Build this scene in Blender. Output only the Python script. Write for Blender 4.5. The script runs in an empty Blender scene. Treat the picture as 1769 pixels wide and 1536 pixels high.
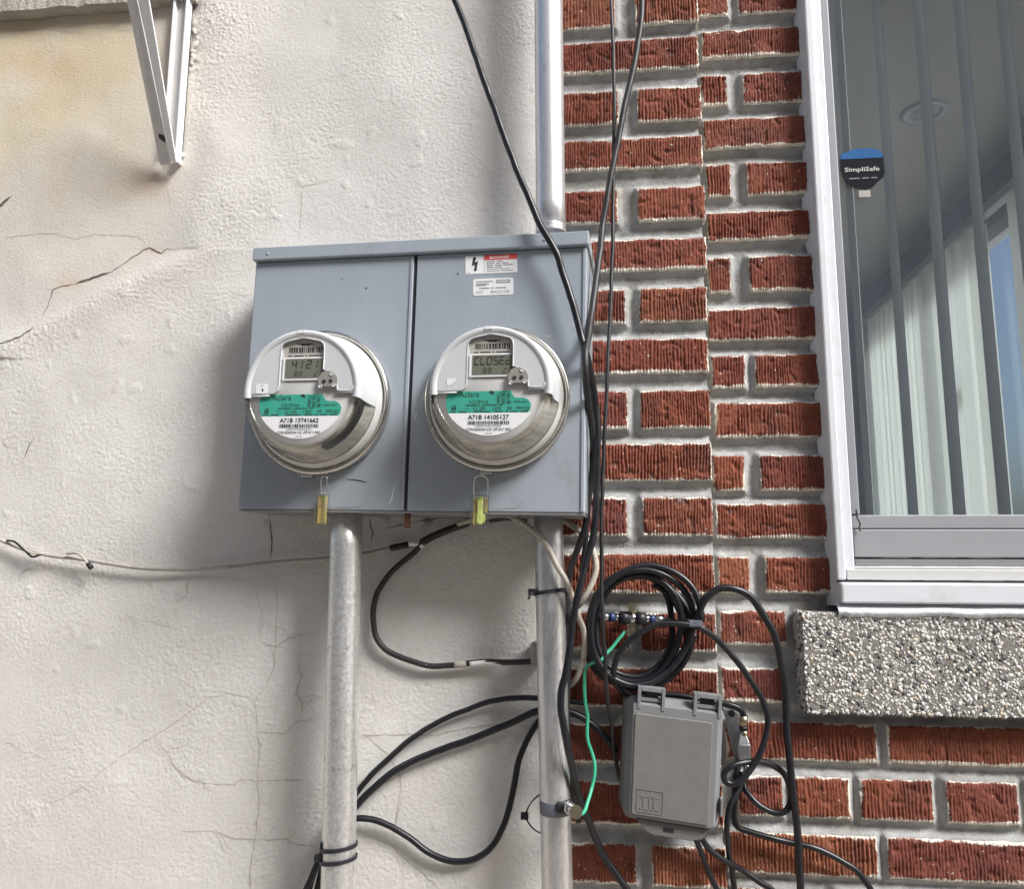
import bpy, bmesh, math, random
import numpy as np
from mathutils import Vector, Matrix

S = bpy.context.scene
COL = S.collection
rng = np.random.default_rng(7)
random.seed(7)

# ------------------------------------------------------------------ camera
W0, H0 = 1769.0, 1536.0
FPX, DIST, CAMZ = 1350.0, 1.2, 1.5
RC = np.array([[0.99459111, 0.10380434, 0.00362955],
               [-0.01182257, 0.14785534, -0.98893833],
               [-0.10319274, 0.98354637, 0.14828284]])      # camera right / down / forward in world axes
CAM = np.array([0.0, -DIST, CAMZ])
cd = bpy.data.cameras.new("camera"); cam = bpy.data.objects.new("camera", cd); COL.objects.link(cam)
cd.sensor_fit = 'HORIZONTAL'; cd.sensor_width = 36.0; cd.lens = FPX / W0 * 36.0
cd.clip_start = 0.02; cd.clip_end = 400
m = Matrix.Identity(4)
for i in range(3):
    m[i][0] = RC[0, i]; m[i][1] = -RC[1, i]; m[i][2] = -RC[2, i]; m[i][3] = CAM[i]
cam.matrix_world = m
S.camera = cam

# ------------------------------------------------------------------ light
SUN_DIR = Vector((1.15, -.78, 1.25)).normalized()            # towards the light
SUN_EL = math.asin(SUN_DIR.z); SUN_AZ = math.atan2(SUN_DIR.x, SUN_DIR.y)
wd = bpy.data.worlds.new("World"); S.world = wd; wd.use_nodes = True
nt = wd.node_tree; nt.nodes.clear()
sky = nt.nodes.new('ShaderNodeTexSky'); sky.sky_type = 'NISHITA'; sky.sun_disc = False
sky.sun_elevation = SUN_EL; sky.sun_rotation = SUN_AZ
sky.air_density = 1.0; sky.dust_density = 5.0; sky.ozone_density = 1.0
bg = nt.nodes.new('ShaderNodeBackground'); bg.inputs[1].default_value = 0.06
wo = nt.nodes.new('ShaderNodeOutputWorld')
nt.links.new(sky.outputs[0], bg.inputs[0]); nt.links.new(bg.outputs[0], wo.inputs[0])
sl = bpy.data.lights.new("sun", 'SUN'); sl.energy = 1.5; sl.angle = math.radians(20); sl.color = (0.985, 0.99, 1.0)
sun = bpy.data.objects.new("sun", sl); COL.objects.link(sun)
sun.rotation_euler = (-SUN_DIR).to_track_quat('-Z', 'Y').to_euler()
S.view_settings.view_transform = 'Standard'; S.view_settings.look = 'None'
S.view_settings.exposure = 1.75; S.view_settings.gamma = 1.0; S.view_settings.use_curve_mapping = False
S.render.engine = 'CYCLES'
S.cycles.use_denoising = True
S.cycles.max_bounces = 10; S.cycles.transparent_max_bounces = 24
S.cycles.sample_clamp_indirect = 6.0

# ------------------------------------------------------------------ measuring helpers
CX, CY = W0 / 2, H0 / 2
def ray(px, py):
    return RC.T @ np.array([(px - CX) / FPX, (py - CY) / FPX, 1.0])
def at(px, py, Y=0.0):
    d = ray(px, py); return CAM + d * ((Y - CAM[1]) / d[1])
def atx(px, py, X):
    d = ray(px, py); return CAM + d * (X / d[0])
def atn(px, py, p0, n):
    d = ray(px, py); return CAM + d * (np.dot(np.asarray(p0) - CAM, n) / np.dot(d, n))
def proj(x, y, z):
    q = [RC[i, 0] * x + RC[i, 1] * (y - CAM[1]) + RC[i, 2] * (z - CAM[2]) for i in range(3)]
    return CX + FPX * q[0] / q[2], CY + FPX * q[1] / q[2]

# ------------------------------------------------------------------ noise
_G = rng.uniform(0, 2 * np.pi, (256, 256)); _GX, _GY = np.cos(_G), np.sin(_G)
def pnoise(x, y, s=0):
    x = np.asarray(x, float) + 17.3 * s; y = np.asarray(y, float) + 41.7 * s
    xi = np.floor(x).astype(int); yi = np.floor(y).astype(int); fx = x - xi; fy = y - yi
    u = fx * fx * fx * (fx * (fx * 6 - 15) + 10); v = fy * fy * fy * (fy * (fy * 6 - 15) + 10)
    def g(a, b):
        i = (xi + a) & 255; j = (yi + b) & 255
        return _GX[i, j] * (fx - a) + _GY[i, j] * (fy - b)
    return ((g(0, 0) * (1 - u) + g(1, 0) * u) * (1 - v) + (g(0, 1) * (1 - u) + g(1, 1) * u) * v) * 1.4
def fbm(x, y, o=4, s=0):
    t = 0; a = 1.0; n = 0
    for k in range(o):
        t = t + a * pnoise(x * 2 ** k, y * 2 ** k, s + k * 3); n += a; a *= .5
    return t / n
def sstep(a, b, x):
    t = np.clip((x - a) / (b - a), 0, 1); return t * t * (3 - 2 * t)

# ------------------------------------------------------------------ materials
def N(nt, t, **kw):
    n = nt.nodes.new(t)
    for k, v in kw.items(): setattr(n, k, v)
    return n
def mat(name, base, rough=.5, metal=0.0, spec=.5, var=0.0, vscale=20, bump=0.0, bscale=300, bdist=.001,
        coat=0.0, dirt=None, dscale=6, dlo=.5, dhi=.75, trans=0.0, stretch=None, rvar=0.0, sss=None):
    M = bpy.data.materials.new(name); M.use_nodes = True; nt = M.node_tree; L = nt.links.new
    P = nt.nodes['Principled BSDF']
    P.inputs['Roughness'].default_value = rough; P.inputs['Metallic'].default_value = metal
    P.inputs['Specular IOR Level'].default_value = spec; P.inputs['Coat Weight'].default_value = coat
    P.inputs['Transmission Weight'].default_value = trans
    P.inputs['Base Color'].default_value = (*base, 1)
    geo = N(nt, 'ShaderNodeNewGeometry'); pos = geo.outputs['Position']
    if stretch:
        mp = N(nt, 'ShaderNodeMapping'); mp.inputs['Scale'].default_value = stretch
        L(pos, mp.inputs['Vector']); spos = mp.outputs[0]
    else: spos = pos
    col = None
    if var:
        n = N(nt, 'ShaderNodeTexNoise'); n.inputs['Scale'].default_value = vscale; n.inputs['Detail'].default_value = 6
        n.inputs['Roughness'].default_value = .65
        L(spos, n.inputs['Vector'])
        mr = N(nt, 'ShaderNodeMapRange'); mr.inputs[1].default_value = .25; mr.inputs[2].default_value = .75
        mr.inputs[3].default_value = 1 - var; mr.inputs[4].default_value = 1 + var; L(n.outputs[0], mr.inputs[0])
        mx = N(nt, 'ShaderNodeMix', data_type='RGBA', blend_type='MULTIPLY'); mx.inputs[0].default_value = 1
        mx.inputs[6].default_value = (*base, 1); L(mr.outputs[0], mx.inputs[7]); col = mx.outputs[2]
        if rvar:
            rr = N(nt, 'ShaderNodeMapRange'); rr.inputs[1].default_value = .3; rr.inputs[2].default_value = .7
            rr.inputs[3].default_value = rough - rvar; rr.inputs[4].default_value = rough + rvar
            L(n.outputs[0], rr.inputs[0]); L(rr.outputs[0], P.inputs['Roughness'])
    if dirt:
        n = N(nt, 'ShaderNodeTexNoise'); n.inputs['Scale'].default_value = dscale; n.inputs['Detail'].default_value = 8
        n.inputs['Roughness'].default_value = .7; L(spos, n.inputs['Vector'])
        mr = N(nt, 'ShaderNodeMapRange'); mr.inputs[1].default_value = dlo; mr.inputs[2].default_value = dhi
        L(n.outputs[0], mr.inputs[0])
        mx = N(nt, 'ShaderNodeMix', data_type='RGBA'); L(mr.outputs[0], mx.inputs[0])
        if col is None: mx.inputs[6].default_value = (*base, 1)
        else: L(col, mx.inputs[6])
        mx.inputs[7].default_value = (*dirt, 1); col = mx.outputs[2]
    if col is not None: L(col, P.inputs['Base Color'])
    if bump:
        n = N(nt, 'ShaderNodeTexNoise'); n.inputs['Scale'].default_value = bscale; n.inputs['Detail'].default_value = 4
        L(pos, n.inputs['Vector'])
        b = N(nt, 'ShaderNodeBump'); b.inputs['Strength'].default_value = bump; b.inputs['Distance'].default_value = bdist
        L(n.outputs[0], b.inputs['Height']); L(b.outputs[0], P.inputs['Normal'])
    M['col'] = list(base)
    return M
def glass_mat(name, tint=(1, 1, 1), rough=0.0, boost=1.0, ior=1.5):
    M = bpy.data.materials.new(name); M.use_nodes = True; nt = M.node_tree; L = nt.links.new
    nt.nodes.remove(nt.nodes['Principled BSDF']); out = nt.nodes['Material Output']
    t = N(nt, 'ShaderNodeBsdfTransparent'); t.inputs[0].default_value = (*tint, 1)
    g = N(nt, 'ShaderNodeBsdfGlossy'); g.inputs['Roughness'].default_value = rough
    lw = N(nt, 'ShaderNodeLayerWeight'); f0 = ((ior - 1) / (ior + 1)) ** 2
    pw = N(nt, 'ShaderNodeMath', operation='POWER'); pw.inputs[1].default_value = 5.0; L(lw.outputs['Facing'], pw.inputs[0])
    mm = N(nt, 'ShaderNodeMath', operation='MULTIPLY_ADD'); mm.inputs[1].default_value = (1 - f0) * boost; mm.inputs[2].default_value = f0 * boost
    mm.use_clamp = True; L(pw.outputs[0], mm.inputs[0])
    mx = N(nt, 'ShaderNodeMixShader'); L(mm.outputs[0], mx.inputs[0]); L(t.outputs[0], mx.inputs[1]); L(g.outputs[0], mx.inputs[2])
    L(mx.outputs[0], out.inputs[0]); return M

MT = {}
MT['mortar'] = mat('mortar', (.365, .37, .365), .92, var=.30, vscale=34, bump=.9, bscale=520, bdist=.002, dirt=(.24, .225, .19), dscale=12, dlo=.50, dhi=.72)
MT['dark_marks'] = mat('dark_marks', (.05, .045, .04), .95)
MT['crack'] = mat('crack', (.10, .082, .068), .95)
MT['hairline'] = mat('hairline', (.41, .375, .33), .95)
MT['concrete'] = mat('concrete', (.33, .31, .27), .9, var=.25, vscale=15, bump=.7, bscale=200, bdist=.003)
MT['pave'] = mat('pavement', (.47, .41, .34), .9, var=.15, vscale=3, bump=.4, bscale=80)
MT['box'] = mat('box_paint', (.30, .34, .385), .38, spec=.5, var=.05, vscale=11, bump=.22, bscale=9, bdist=.004, dirt=(.21, .21, .21), dscale=7, dlo=.57, dhi=.86, rvar=.10, stretch=(1.6, 1.6, .9))
MT['boxdark'] = mat('box_shadow_gap', (.03, .03, .035), .8)
MT['galv'] = mat('galvanized', (.76, .77, .76), .38, metal=.85, var=.25, vscale=230, bump=.10, bscale=300, rvar=.08, dirt=(.30, .29, .26), dscale=30, dlo=.58, dhi=.75)
MT['galv_old'] = mat('galvanized_weathered', (.70, .71, .71), .35, metal=.88, var=.2, vscale=150, bump=.15, bscale=250, rvar=.07, dirt=(.30, .29, .27), dscale=16, dlo=.60, dhi=.72, stretch=(2.5, 2.5, .7))
MT['cable'] = mat('cable_black', (.009, .0095, .013), .36, var=.25, vscale=60, spec=.45, dirt=(.035, .032, .03), dscale=40, dlo=.58, dhi=.85)
MT['cable_old'] = mat('cable_dusty', (.012, .012, .013), .5, var=.3, vscale=80, dirt=(.06, .056, .052), dscale=60, dlo=.58, dhi=.85)
MT['cable_worn'] = mat('cable_paint_flecked', (.02, .02, .021), .5, dirt=(.45, .42, .37), dscale=90, dlo=.66, dhi=.69)
MT['oldwhite'] = mat('painted_cable', (.40, .37, .32), .75, var=.3, vscale=120, bump=.5, bscale=600, dirt=(.11, .10, .09), dscale=60, dlo=.6, dhi=.68)
MT['wallwire'] = mat('painted_wall_wire', (.36, .34, .31), .7, var=.2, vscale=90, dirt=(.12, .11, .10), dscale=50, dlo=.6, dhi=.68)
MT['green'] = mat('green_insulation', (.045, .36, .21), .4, var=.12, vscale=60)
MT['white'] = mat('white_vinyl', (.63, .66, .70), .42, var=.04, vscale=20, dirt=(.50, .49, .46), dscale=22, dlo=.54, dhi=.85)
MT['cream'] = mat('cream_vinyl', (.54, .545, .535), .45, var=.03, vscale=20)
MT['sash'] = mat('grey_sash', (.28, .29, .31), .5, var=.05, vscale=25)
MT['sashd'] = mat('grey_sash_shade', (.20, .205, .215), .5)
MT['gasket'] = mat('gasket', (.02, .02, .023), .6)
MT['caulk'] = mat('caulk', (.58, .61, .64), .6, var=.06, vscale=50, bump=.4, bscale=120, bdist=.003)
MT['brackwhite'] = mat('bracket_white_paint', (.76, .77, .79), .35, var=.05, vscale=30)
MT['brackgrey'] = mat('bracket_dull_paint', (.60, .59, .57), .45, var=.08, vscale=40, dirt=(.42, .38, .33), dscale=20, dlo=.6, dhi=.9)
MT['plastic'] = mat('meter_plastic', (.54, .56, .575), .32, var=.02, vscale=30, coat=.2)
MT['plastic2'] = mat('meter_plastic_inner', (.52, .53, .52), .4)
MT['galv_pale'] = mat('galvanized_pale', (.74, .75, .76), .34, metal=.75, var=.14, vscale=90, bump=.08, bscale=300, dirt=(.45, .43, .40), dscale=18, dlo=.62, dhi=.75, stretch=(4, 4, .6))
MT['ring'] = mat('sealing_ring_steel', (.62, .60, .56), .24, metal=1.0, var=.15, vscale=40, rvar=.06)
MT['smoke'] = mat('meter_inner_band', (.47, .46, .43), .3, metal=.25, var=.4, vscale=30, stretch=(1, 1, 5))
MT['sealrim'] = glass_mat('seal_rim', (.90, .92, .90), .25, boost=7.0)
MT['darkband'] = mat('meter_dark_band', (.03, .03, .032), .35)
MT['labelw'] = mat('label_white', (.74, .75, .76), .45)
MT['labelt'] = mat('label_green', (.045, .34, .25), .45)
MT['labelb'] = mat('label_beige', (.42, .40, .36), .5)
MT['lcd'] = mat('lcd_glass', (.15, .155, .125), .25)
MT['lcdseg'] = mat('lcd_segment', (.03, .032, .028), .4)
MT['ink'] = mat('ink_black', (.025, .025, .027), .6)
MT['inkg'] = mat('ink_grey', (.22, .23, .25), .6)
MT['red'] = mat('label_red', (.58, .07, .06), .5)
MT['port'] = mat('port_grey', (.34, .33, .30), .4, metal=.3)
MT['nid'] = mat('grey_box_plastic', (.155, .152, .145), .6, var=.1, vscale=40, bump=.45, bscale=900, bdist=.0006)
MT['nid_lit'] = mat('grey_box_lit_rim', (.19, .197, .205), .5, var=.06, vscale=40)  # lighter bluish copy of the box plastic: sky light put into the colour
MT['chrome'] = mat('nickel', (.72, .73, .74), .18, metal=1.0)
MT['brass'] = mat('brass', (.50, .43, .30), .3, metal=1.0, var=.2, vscale=90)
MT['cast'] = mat('cast_zinc', (.45, .47, .50), .33, metal=.85, var=.2, vscale=80)
MT['blue'] = mat('blue_band', (.02, .04, .12), .4)
MT['rubber'] = mat('black_rubber', (.015, .016, .022), .45)
MT['tape'] = mat('dark_tape', (.13, .14, .17), .3, var=.4, vscale=70)
MT['sealgreen'] = mat('seal_yellow_green', (.72, .80, .26), .4, var=.3, vscale=150)
MT['sealbrown'] = mat('seal_brown', (.50, .34, .14), .45, var=.6, vscale=140, dirt=(.50, .52, .12), dscale=120, dlo=.5, dhi=.6)
MT['wire'] = mat('steel_wire', (.75, .75, .74), .25, metal=1.0)
MT['rust'] = mat('rusty_steel', (.10, .045, .025), .85, var=.5, vscale=80)
MT['slat'] = mat('blind_fabric', (.55, .55, .54), .6)
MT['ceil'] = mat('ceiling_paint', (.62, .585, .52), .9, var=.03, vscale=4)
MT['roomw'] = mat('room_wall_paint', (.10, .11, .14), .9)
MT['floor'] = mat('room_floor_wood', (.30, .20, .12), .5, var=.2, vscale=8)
MT['stickblue'] = mat('sticker_blue', (.015, .10, .27), .6, spec=.15)
MT['stickblack'] = mat('sticker_black', (.007, .008, .013), .7, spec=.1)
MT['tan'] = mat('latch_tan', (.16, .12, .09), .5)
def hazed(M, amount, col):  # pale diffuse haze mixed in for the reflection veil and insect screen
    nt = M.node_tree; L = nt.links.new; out = nt.nodes['Material Output']; src = out.inputs[0].links[0].from_socket
    d = N(nt, 'ShaderNodeBsdfDiffuse'); d.inputs[0].default_value = (*col, 1)
    geo = N(nt, 'ShaderNodeNewGeometry'); n = N(nt, 'ShaderNodeTexNoise'); n.inputs['Scale'].default_value = 5; n.inputs['Detail'].default_value = 7
    mp = N(nt, 'ShaderNodeMapping'); mp.inputs['Scale'].default_value = (2.5, 1, .6); L(geo.outputs['Position'], mp.inputs[0]); L(mp.outputs[0], n.inputs['Vector'])
    r = N(nt, 'ShaderNodeMapRange'); r.inputs[1].default_value = .3; r.inputs[2].default_value = .75; r.inputs[3].default_value = amount * .75; r.inputs[4].default_value = amount * 1.4
    L(n.outputs[0], r.inputs[0]); mx = N(nt, 'ShaderNodeMixShader'); L(r.outputs[0], mx.inputs[0]); L(src, mx.inputs[1]); L(d.outputs[0], mx.inputs[2]); L(mx.outputs[0], out.inputs[0])
    return M
MT['glass_hazed'] = hazed(glass_mat('front_window_glass', (.90, .93, .95), 0.0, boost=1.6, ior=1.5), .05, (.46, .55, .66))
MT['glass'] = glass_mat('window_glass', (.88, .92, .94), 0.0, boost=1.5, ior=1.5)
MT['clear'] = glass_mat('clear_cover', (.95, .95, .93), 0.06, 1.4)
MT['clearseal'] = glass_mat('clear_seal', (.93, .95, .93), .05, 1.8)
# translucent far blinds
def translucent(name, c):
    M = bpy.data.materials.new(name); M.use_nodes = True; nt = M.node_tree; L = nt.links.new
    nt.nodes.remove(nt.nodes['Principled BSDF']); out = nt.nodes['Material Output']
    a = N(nt, 'ShaderNodeBsdfDiffuse'); a.inputs[0].default_value = (*c, 1)
    b = N(nt, 'ShaderNodeBsdfTranslucent'); b.inputs[0].default_value = (*c, 1)
    mx = N(nt, 'ShaderNodeMixShader'); mx.inputs[0].default_value = .62
    L(a.outputs[0], mx.inputs[1]); L(b.outputs[0], mx.inputs[2]); L(mx.outputs[0], out.inputs[0]); return M
MT['farslat'] = translucent('far_blind_fabric', (.88, .88, .80))

def stucco_material():
    M = bpy.data.materials.new('stucco_paint'); M.use_nodes = True; nt = M.node_tree; L = nt.links.new
    P = nt.nodes['Principled BSDF']; P.inputs['Roughness'].default_value = .72; P.inputs['Specular IOR Level'].default_value = .35
    geo = N(nt, 'ShaderNodeNewGeometry'); pos = geo.outputs['Position']
    def noise(sc, det=6, ro=.6):
        n = N(nt, 'ShaderNodeTexNoise'); n.inputs['Scale'].default_value = sc; n.inputs['Detail'].default_value = det
        n.inputs['Roughness'].default_value = ro; L(pos, n.inputs['Vector']); return n.outputs[0]
    def ramp(x, a, b, c, d):
        r = N(nt, 'ShaderNodeMapRange'); r.inputs[1].default_value = a; r.inputs[2].default_value = b
        r.inputs[3].default_value = c; r.inputs[4].default_value = d; L(x, r.inputs[0]); return r.outputs[0]
    def mix(f, a, b):
        x = N(nt, 'ShaderNodeMix', data_type='RGBA')
        L(f, x.inputs[0])
        if isinstance(a, tuple): x.inputs[6].default_value = (*a, 1)
        else: L(a, x.inputs[6])
        if isinstance(b, tuple): x.inputs[7].default_value = (*b, 1)
        else: L(b, x.inputs[7])
        return x.outputs[2]
    st = N(nt, 'ShaderNodeAttribute', attribute_name='stain').outputs['Fac']
    ru = N(nt, 'ShaderNodeAttribute', attribute_name='rust').outputs['Fac']
    gr = N(nt, 'ShaderNodeAttribute', attribute_name='dark_marks').outputs['Fac']
    c = mix(ramp(noise(5), .35, .7, 0, 1), (.575, .562, .535), (.64, .628, .603))
    c = mix(ramp(noise(60, 3), .45, .75, 0, .35), c, (.52, .49, .44))
    c = mix(st, c, (.53, .455, .31))
    c = mix(ru, c, (.50, .31, .14))
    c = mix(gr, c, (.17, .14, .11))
    L(c, P.inputs['Base Color'])
    b1 = N(nt, 'ShaderNodeBump'); b1.inputs['Strength'].default_value = .5; b1.inputs['Distance'].default_value = .0017
    L(noise(260, 4, .6), b1.inputs['Height'])
    b2 = N(nt, 'ShaderNodeBump'); b2.inputs['Strength'].default_value = .35; b2.inputs['Distance'].default_value = .0008
    L(noise(900, 2), b2.inputs['Height']); L(b1.outputs[0], b2.inputs['Normal']); L(b2.outputs[0], P.inputs['Normal'])
    return M
MT['stucco'] = stucco_material()

def brick_material():
    M = bpy.data.materials.new('red_wirecut_brick'); M.use_nodes = True; nt = M.node_tree; L = nt.links.new
    P = nt.nodes['Principled BSDF']; P.inputs['Roughness'].default_value = .86; P.inputs['Specular IOR Level'].default_value = .3
    geo = N(nt, 'ShaderNodeNewGeometry'); pos = geo.outputs['Position']
    oi = N(nt, 'ShaderNodeObjectInfo').outputs['Random']
    def noise(sc, det=4, ro=.6, vec=None):
        n = N(nt, 'ShaderNodeTexNoise'); n.inputs['Scale'].default_value = sc; n.inputs['Detail'].default_value = det
        n.inputs['Roughness'].default_value = ro; L(vec or pos, n.inputs['Vector']); return n.outputs[0]
    def math_(op, a, b, clamp=False):
        x = N(nt, 'ShaderNodeMath', operation=op); x.use_clamp = clamp
        for i, q in enumerate((a, b)):
            if isinstance(q, (int, float)): x.inputs[i].default_value = q
            else: L(q, x.inputs[i])
        return x.outputs[0]
    def ramp(x, a, b, c, d):
        r = N(nt, 'ShaderNodeMapRange'); r.inputs[1].default_value = a; r.inputs[2].default_value = b
        r.inputs[3].default_value = c; r.inputs[4].default_value = d; L(x, r.inputs[0]); return r.outputs[0]
    def mix(f, a, b):
        x = N(nt, 'ShaderNodeMix', data_type='RGBA'); L(f, x.inputs[0])
        for i, q in ((6, a), (7, b)):
            if isinstance(q, tuple): x.inputs[i].default_value = (*q, 1)
            else: L(q, x.inputs[i])
        return x.outputs[2]
    cr = N(nt, 'ShaderNodeValToRGB'); e = cr.color_ramp
    e.elements[0].color = (.19, .056, .036, 1); e.elements[1].color = (.285, .108, .056, 1)
    a = e.elements.new(.35); a.color = (.23, .074, .043, 1); a = e.elements.new(.7); a.color = (.165, .050, .040, 1)
    L(oi, cr.inputs[0])
    c = mix(ramp(noise(45, 5), .4, .75, 0, .6), cr.outputs[0], (.10, .022, .015))
    c = mix(ramp(noise(160, 3), .5, .8, 0, .5), c, (.30, .085, .042))
    c = mix(ramp(noise(13, 4), .50, .75, 0, .62), c, (.085, .038, .036))
    ed = N(nt, 'ShaderNodeAttribute', attribute_name='edge'); sx = N(nt, 'ShaderNodeSeparateXYZ'); L(ed.outputs['Vector'], sx.inputs[0])
    # old lime left along the brick edges: width wanders along the edge
    def lime(dist, sc, lo, hi, wmax):
        w = ramp(noise(sc, 2), lo, hi, 0, wmax)
        w = math_('ADD', w, math_('MULTIPLY', math_('SUBTRACT', noise(420, 3), .5), wmax * 2.2))
        return math_('GREATER_THAN', w, dist)
    l = math_('MAXIMUM', math_('MAXIMUM', lime(sx.outputs[0], 23, .46, .70, .0038), lime(sx.outputs[1], 17, .22, .62, .0060)),
              lime(sx.outputs[2], 21, .46, .72, .0048))
    sp = math_('GREATER_THAN', noise(230, 1), .755)
    l = math_('MAXIMUM', l, sp)
    c = mix(l, c, (.70, .655, .57))
    L(c, P.inputs['Base Color'])
    b = N(nt, 'ShaderNodeBump'); b.inputs['Strength'].default_value = .6; b.inputs['Distance'].default_value = .0012
    L(math_('ADD', noise(500, 3), math_('MULTIPLY', l, .8)), b.inputs['Height']); L(b.outputs[0], P.inputs['Normal'])
    return M
MT['brick'] = brick_material()

def attr_color_material(name, rough=.7):
    M = bpy.data.materials.new(name); M.use_nodes = True; nt = M.node_tree
    P = nt.nodes['Principled BSDF']; P.inputs['Roughness'].default_value = rough
    a = N(nt, 'ShaderNodeAttribute', attribute_name='tone'); nt.links.new(a.outputs['Color'], P.inputs['Base Color']); return M
MT['pebble'] = attr_color_material('pebbles', .6)

# ------------------------------------------------------------------ mesh helpers
def ident(u, v, d): return (u, v, d)
class MB:
    def __init__(s): s.v = []; s.f = []; s.sm = []
    def add(s, vs, fs, smooth=False):
        o = len(s.v); s.v += [tuple(map(float, p)) for p in vs]; s.f += [tuple(i + o for i in f) for f in fs]; s.sm += [smooth] * len(fs); return s
    def box(s, a, b, fr=ident):
        (x0, y0, z0), (x1, y1, z1) = a, b
        vs = [fr(x, y, z) for z in (z0, z1) for y in (y0, y1) for x in (x0, x1)]
        return s.add(vs, [(0, 2, 3, 1), (4, 5, 7, 6), (0, 1, 5, 4), (2, 6, 7, 3), (0, 4, 6, 2), (1, 3, 7, 5)])
    def prism(s, poly, d0, d1, fr=ident):
        n = len(poly); vs = [fr(u, v, d0) for u, v in poly] + [fr(u, v, d1) for u, v in poly]
        return s.add(vs, [tuple(range(n))[::-1], tuple(range(n, 2 * n))] + [(i, (i + 1) % n, n + (i + 1) % n, n + i) for i in range(n)])
    def flat(s, poly, d, fr=ident):
        return s.add([fr(u, v, d) for u, v in poly], [tuple(range(len(poly)))])
    def lathe(s, prof, fr=ident, n=64, a0=0.0, a1=2 * math.pi, smooth=True):
        full = abs(a1 - a0 - 2 * math.pi) < 1e-6; k = n if full else n + 1; vs = []
        for r, d in prof:
            for i in range(k):
                t = a0 + (a1 - a0) * i / n; vs.append(fr(r * math.cos(t), r * math.sin(t), d))
        fs = []
        for j in range(len(prof) - 1):
            for i in range(n):
                i2 = (i + 1) % k; fs.append((j * k + i, j * k + i2, (j + 1) * k + i2, (j + 1) * k + i))
        return s.add(vs, fs, smooth)
    def tube(s, pts, r, n=10, closed=False, flatness=1.0):
        P = [np.asarray(p, float) for p in pts]; m = len(P); vs = []; up = np.array([0.13, -1.0, .07])
        rr = r if hasattr(r, '__len__') else [r] * m
        prev = None
        for i in range(m):
            if closed: t = P[(i + 1) % m] - P[i - 1]
            else: t = P[min(i + 1, m - 1)] - P[max(i - 1, 0)]
            t = t / (np.linalg.norm(t) + 1e-12)
            if prev is None:
                a = up - t * np.dot(up, t)
                if np.linalg.norm(a) < .1: a = np.array([1., 0, 0]) - t * t[0]
            else: a = prev - t * np.dot(prev, t)
            a /= np.linalg.norm(a); b = np.cross(t, a); prev = a
            for k in range(n):
                q = 2 * math.pi * k / n; vs.append(P[i] + rr[i] * (math.cos(q) * a * flatness + math.sin(q) * b))
        fs = []
        for i in range(m if closed else m - 1):
            j = (i + 1) % m
            for k in range(n): fs.append((i * n + k, i * n + (k + 1) % n, j * n + (k + 1) % n, j * n + k))
        s.add(vs, fs, True)
        if not closed:
            o = len(s.v) - m * n
            s.f += [tuple(o + k for k in range(n))[::-1], tuple(o + (m - 1) * n + k for k in range(n))]; s.sm += [False, False]
        return s
    def cyl(s, a, b, r, n=20, r2=None):
        return s.tube([a, b], [r, r2 or r], n)

WL = {}
def empty(name, loc, label=None, cat=None, group=None, rot=None):
    o = bpy.data.objects.new(name, None); COL.objects.link(o); o.location = loc; o.empty_display_size = .02
    WL[o] = Vector(loc)
    if label: o['label'] = label
    if cat: o['category'] = cat
    if group: o['group'] = group
    return o
def tag(o, label=None, cat=None, group=None, kind=None):
    for k, v in (('label', label), ('category', cat), ('group', group), ('kind', kind)):
        if v: o[k] = v
    return o
def link(name, me, material, parent=None):
    o = bpy.data.objects.new(name, me); COL.objects.link(o)
    if material is not None: me.materials.append(material)
    if parent is not None:
        o.parent = parent; o.location = -WL[parent]
    WL[o] = Vector((0, 0, 0))
    return o
def obj(name, mb, material, parent=None, bevel=0.0, seg=2):
    me = bpy.data.meshes.new(name); me.from_pydata(mb.v, [], mb.f)
    if len(me.polygons) == len(mb.sm): me.polygons.foreach_set('use_smooth', mb.sm)
    bm = bmesh.new(); bm.from_mesh(me)
    bmesh.ops.recalc_face_normals(bm, faces=bm.faces)
    if bevel:
        ed = [e for e in bm.edges if len(e.link_faces) == 2 and e.calc_face_angle(0) > .6]
        bmesh.ops.bevel(bm, geom=ed, offset=bevel, segments=seg, affect='EDGES', profile=.5, clamp_overlap=True)
    bm.to_mesh(me); bm.free(); me.update()
    return link(name, me, MT[material] if isinstance(material, str) else material, parent)
def grid_mesh(name, V, nx, nz, material, parent=None, mask=None, attrs=None, smooth=True):
    """V: (nz*nx,3) world vertices row by row"""
    i = (np.arange(nz - 1)[:, None] * nx + np.arange(nx - 1)[None, :])
    q = np.stack([i, i + 1, i + 1 + nx, i + nx], -1).reshape(-1, 4)
    if mask is not None: q = q[mask.reshape(-1)]
    me = bpy.data.meshes.new(name)
    me.vertices.add(len(V)); me.vertices.foreach_set('co', np.ascontiguousarray(V, np.float32).ravel())
    me.loops.add(q.size); me.loops.foreach_set('vertex_index', q.astype(np.int32).ravel())
    me.polygons.add(len(q)); me.polygons.foreach_set('loop_start', np.arange(0, q.size, 4, dtype=np.int32))
    me.polygons.foreach_set('loop_total', np.full(len(q), 4, np.int32))
    me.polygons.foreach_set('use_smooth', np.full(len(q), smooth))
    for k, (ty, arr) in (attrs or {}).items():
        at_ = me.attributes.new(k, ty, 'POINT')
        at_.data.foreach_set('value' if ty == 'FLOAT' else 'vector', np.ascontiguousarray(arr, np.float32).ravel())
    me.update(calc_edges=True); me.validate()
    return link(name, me, MT[material] if isinstance(material, str) else material, parent)
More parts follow.
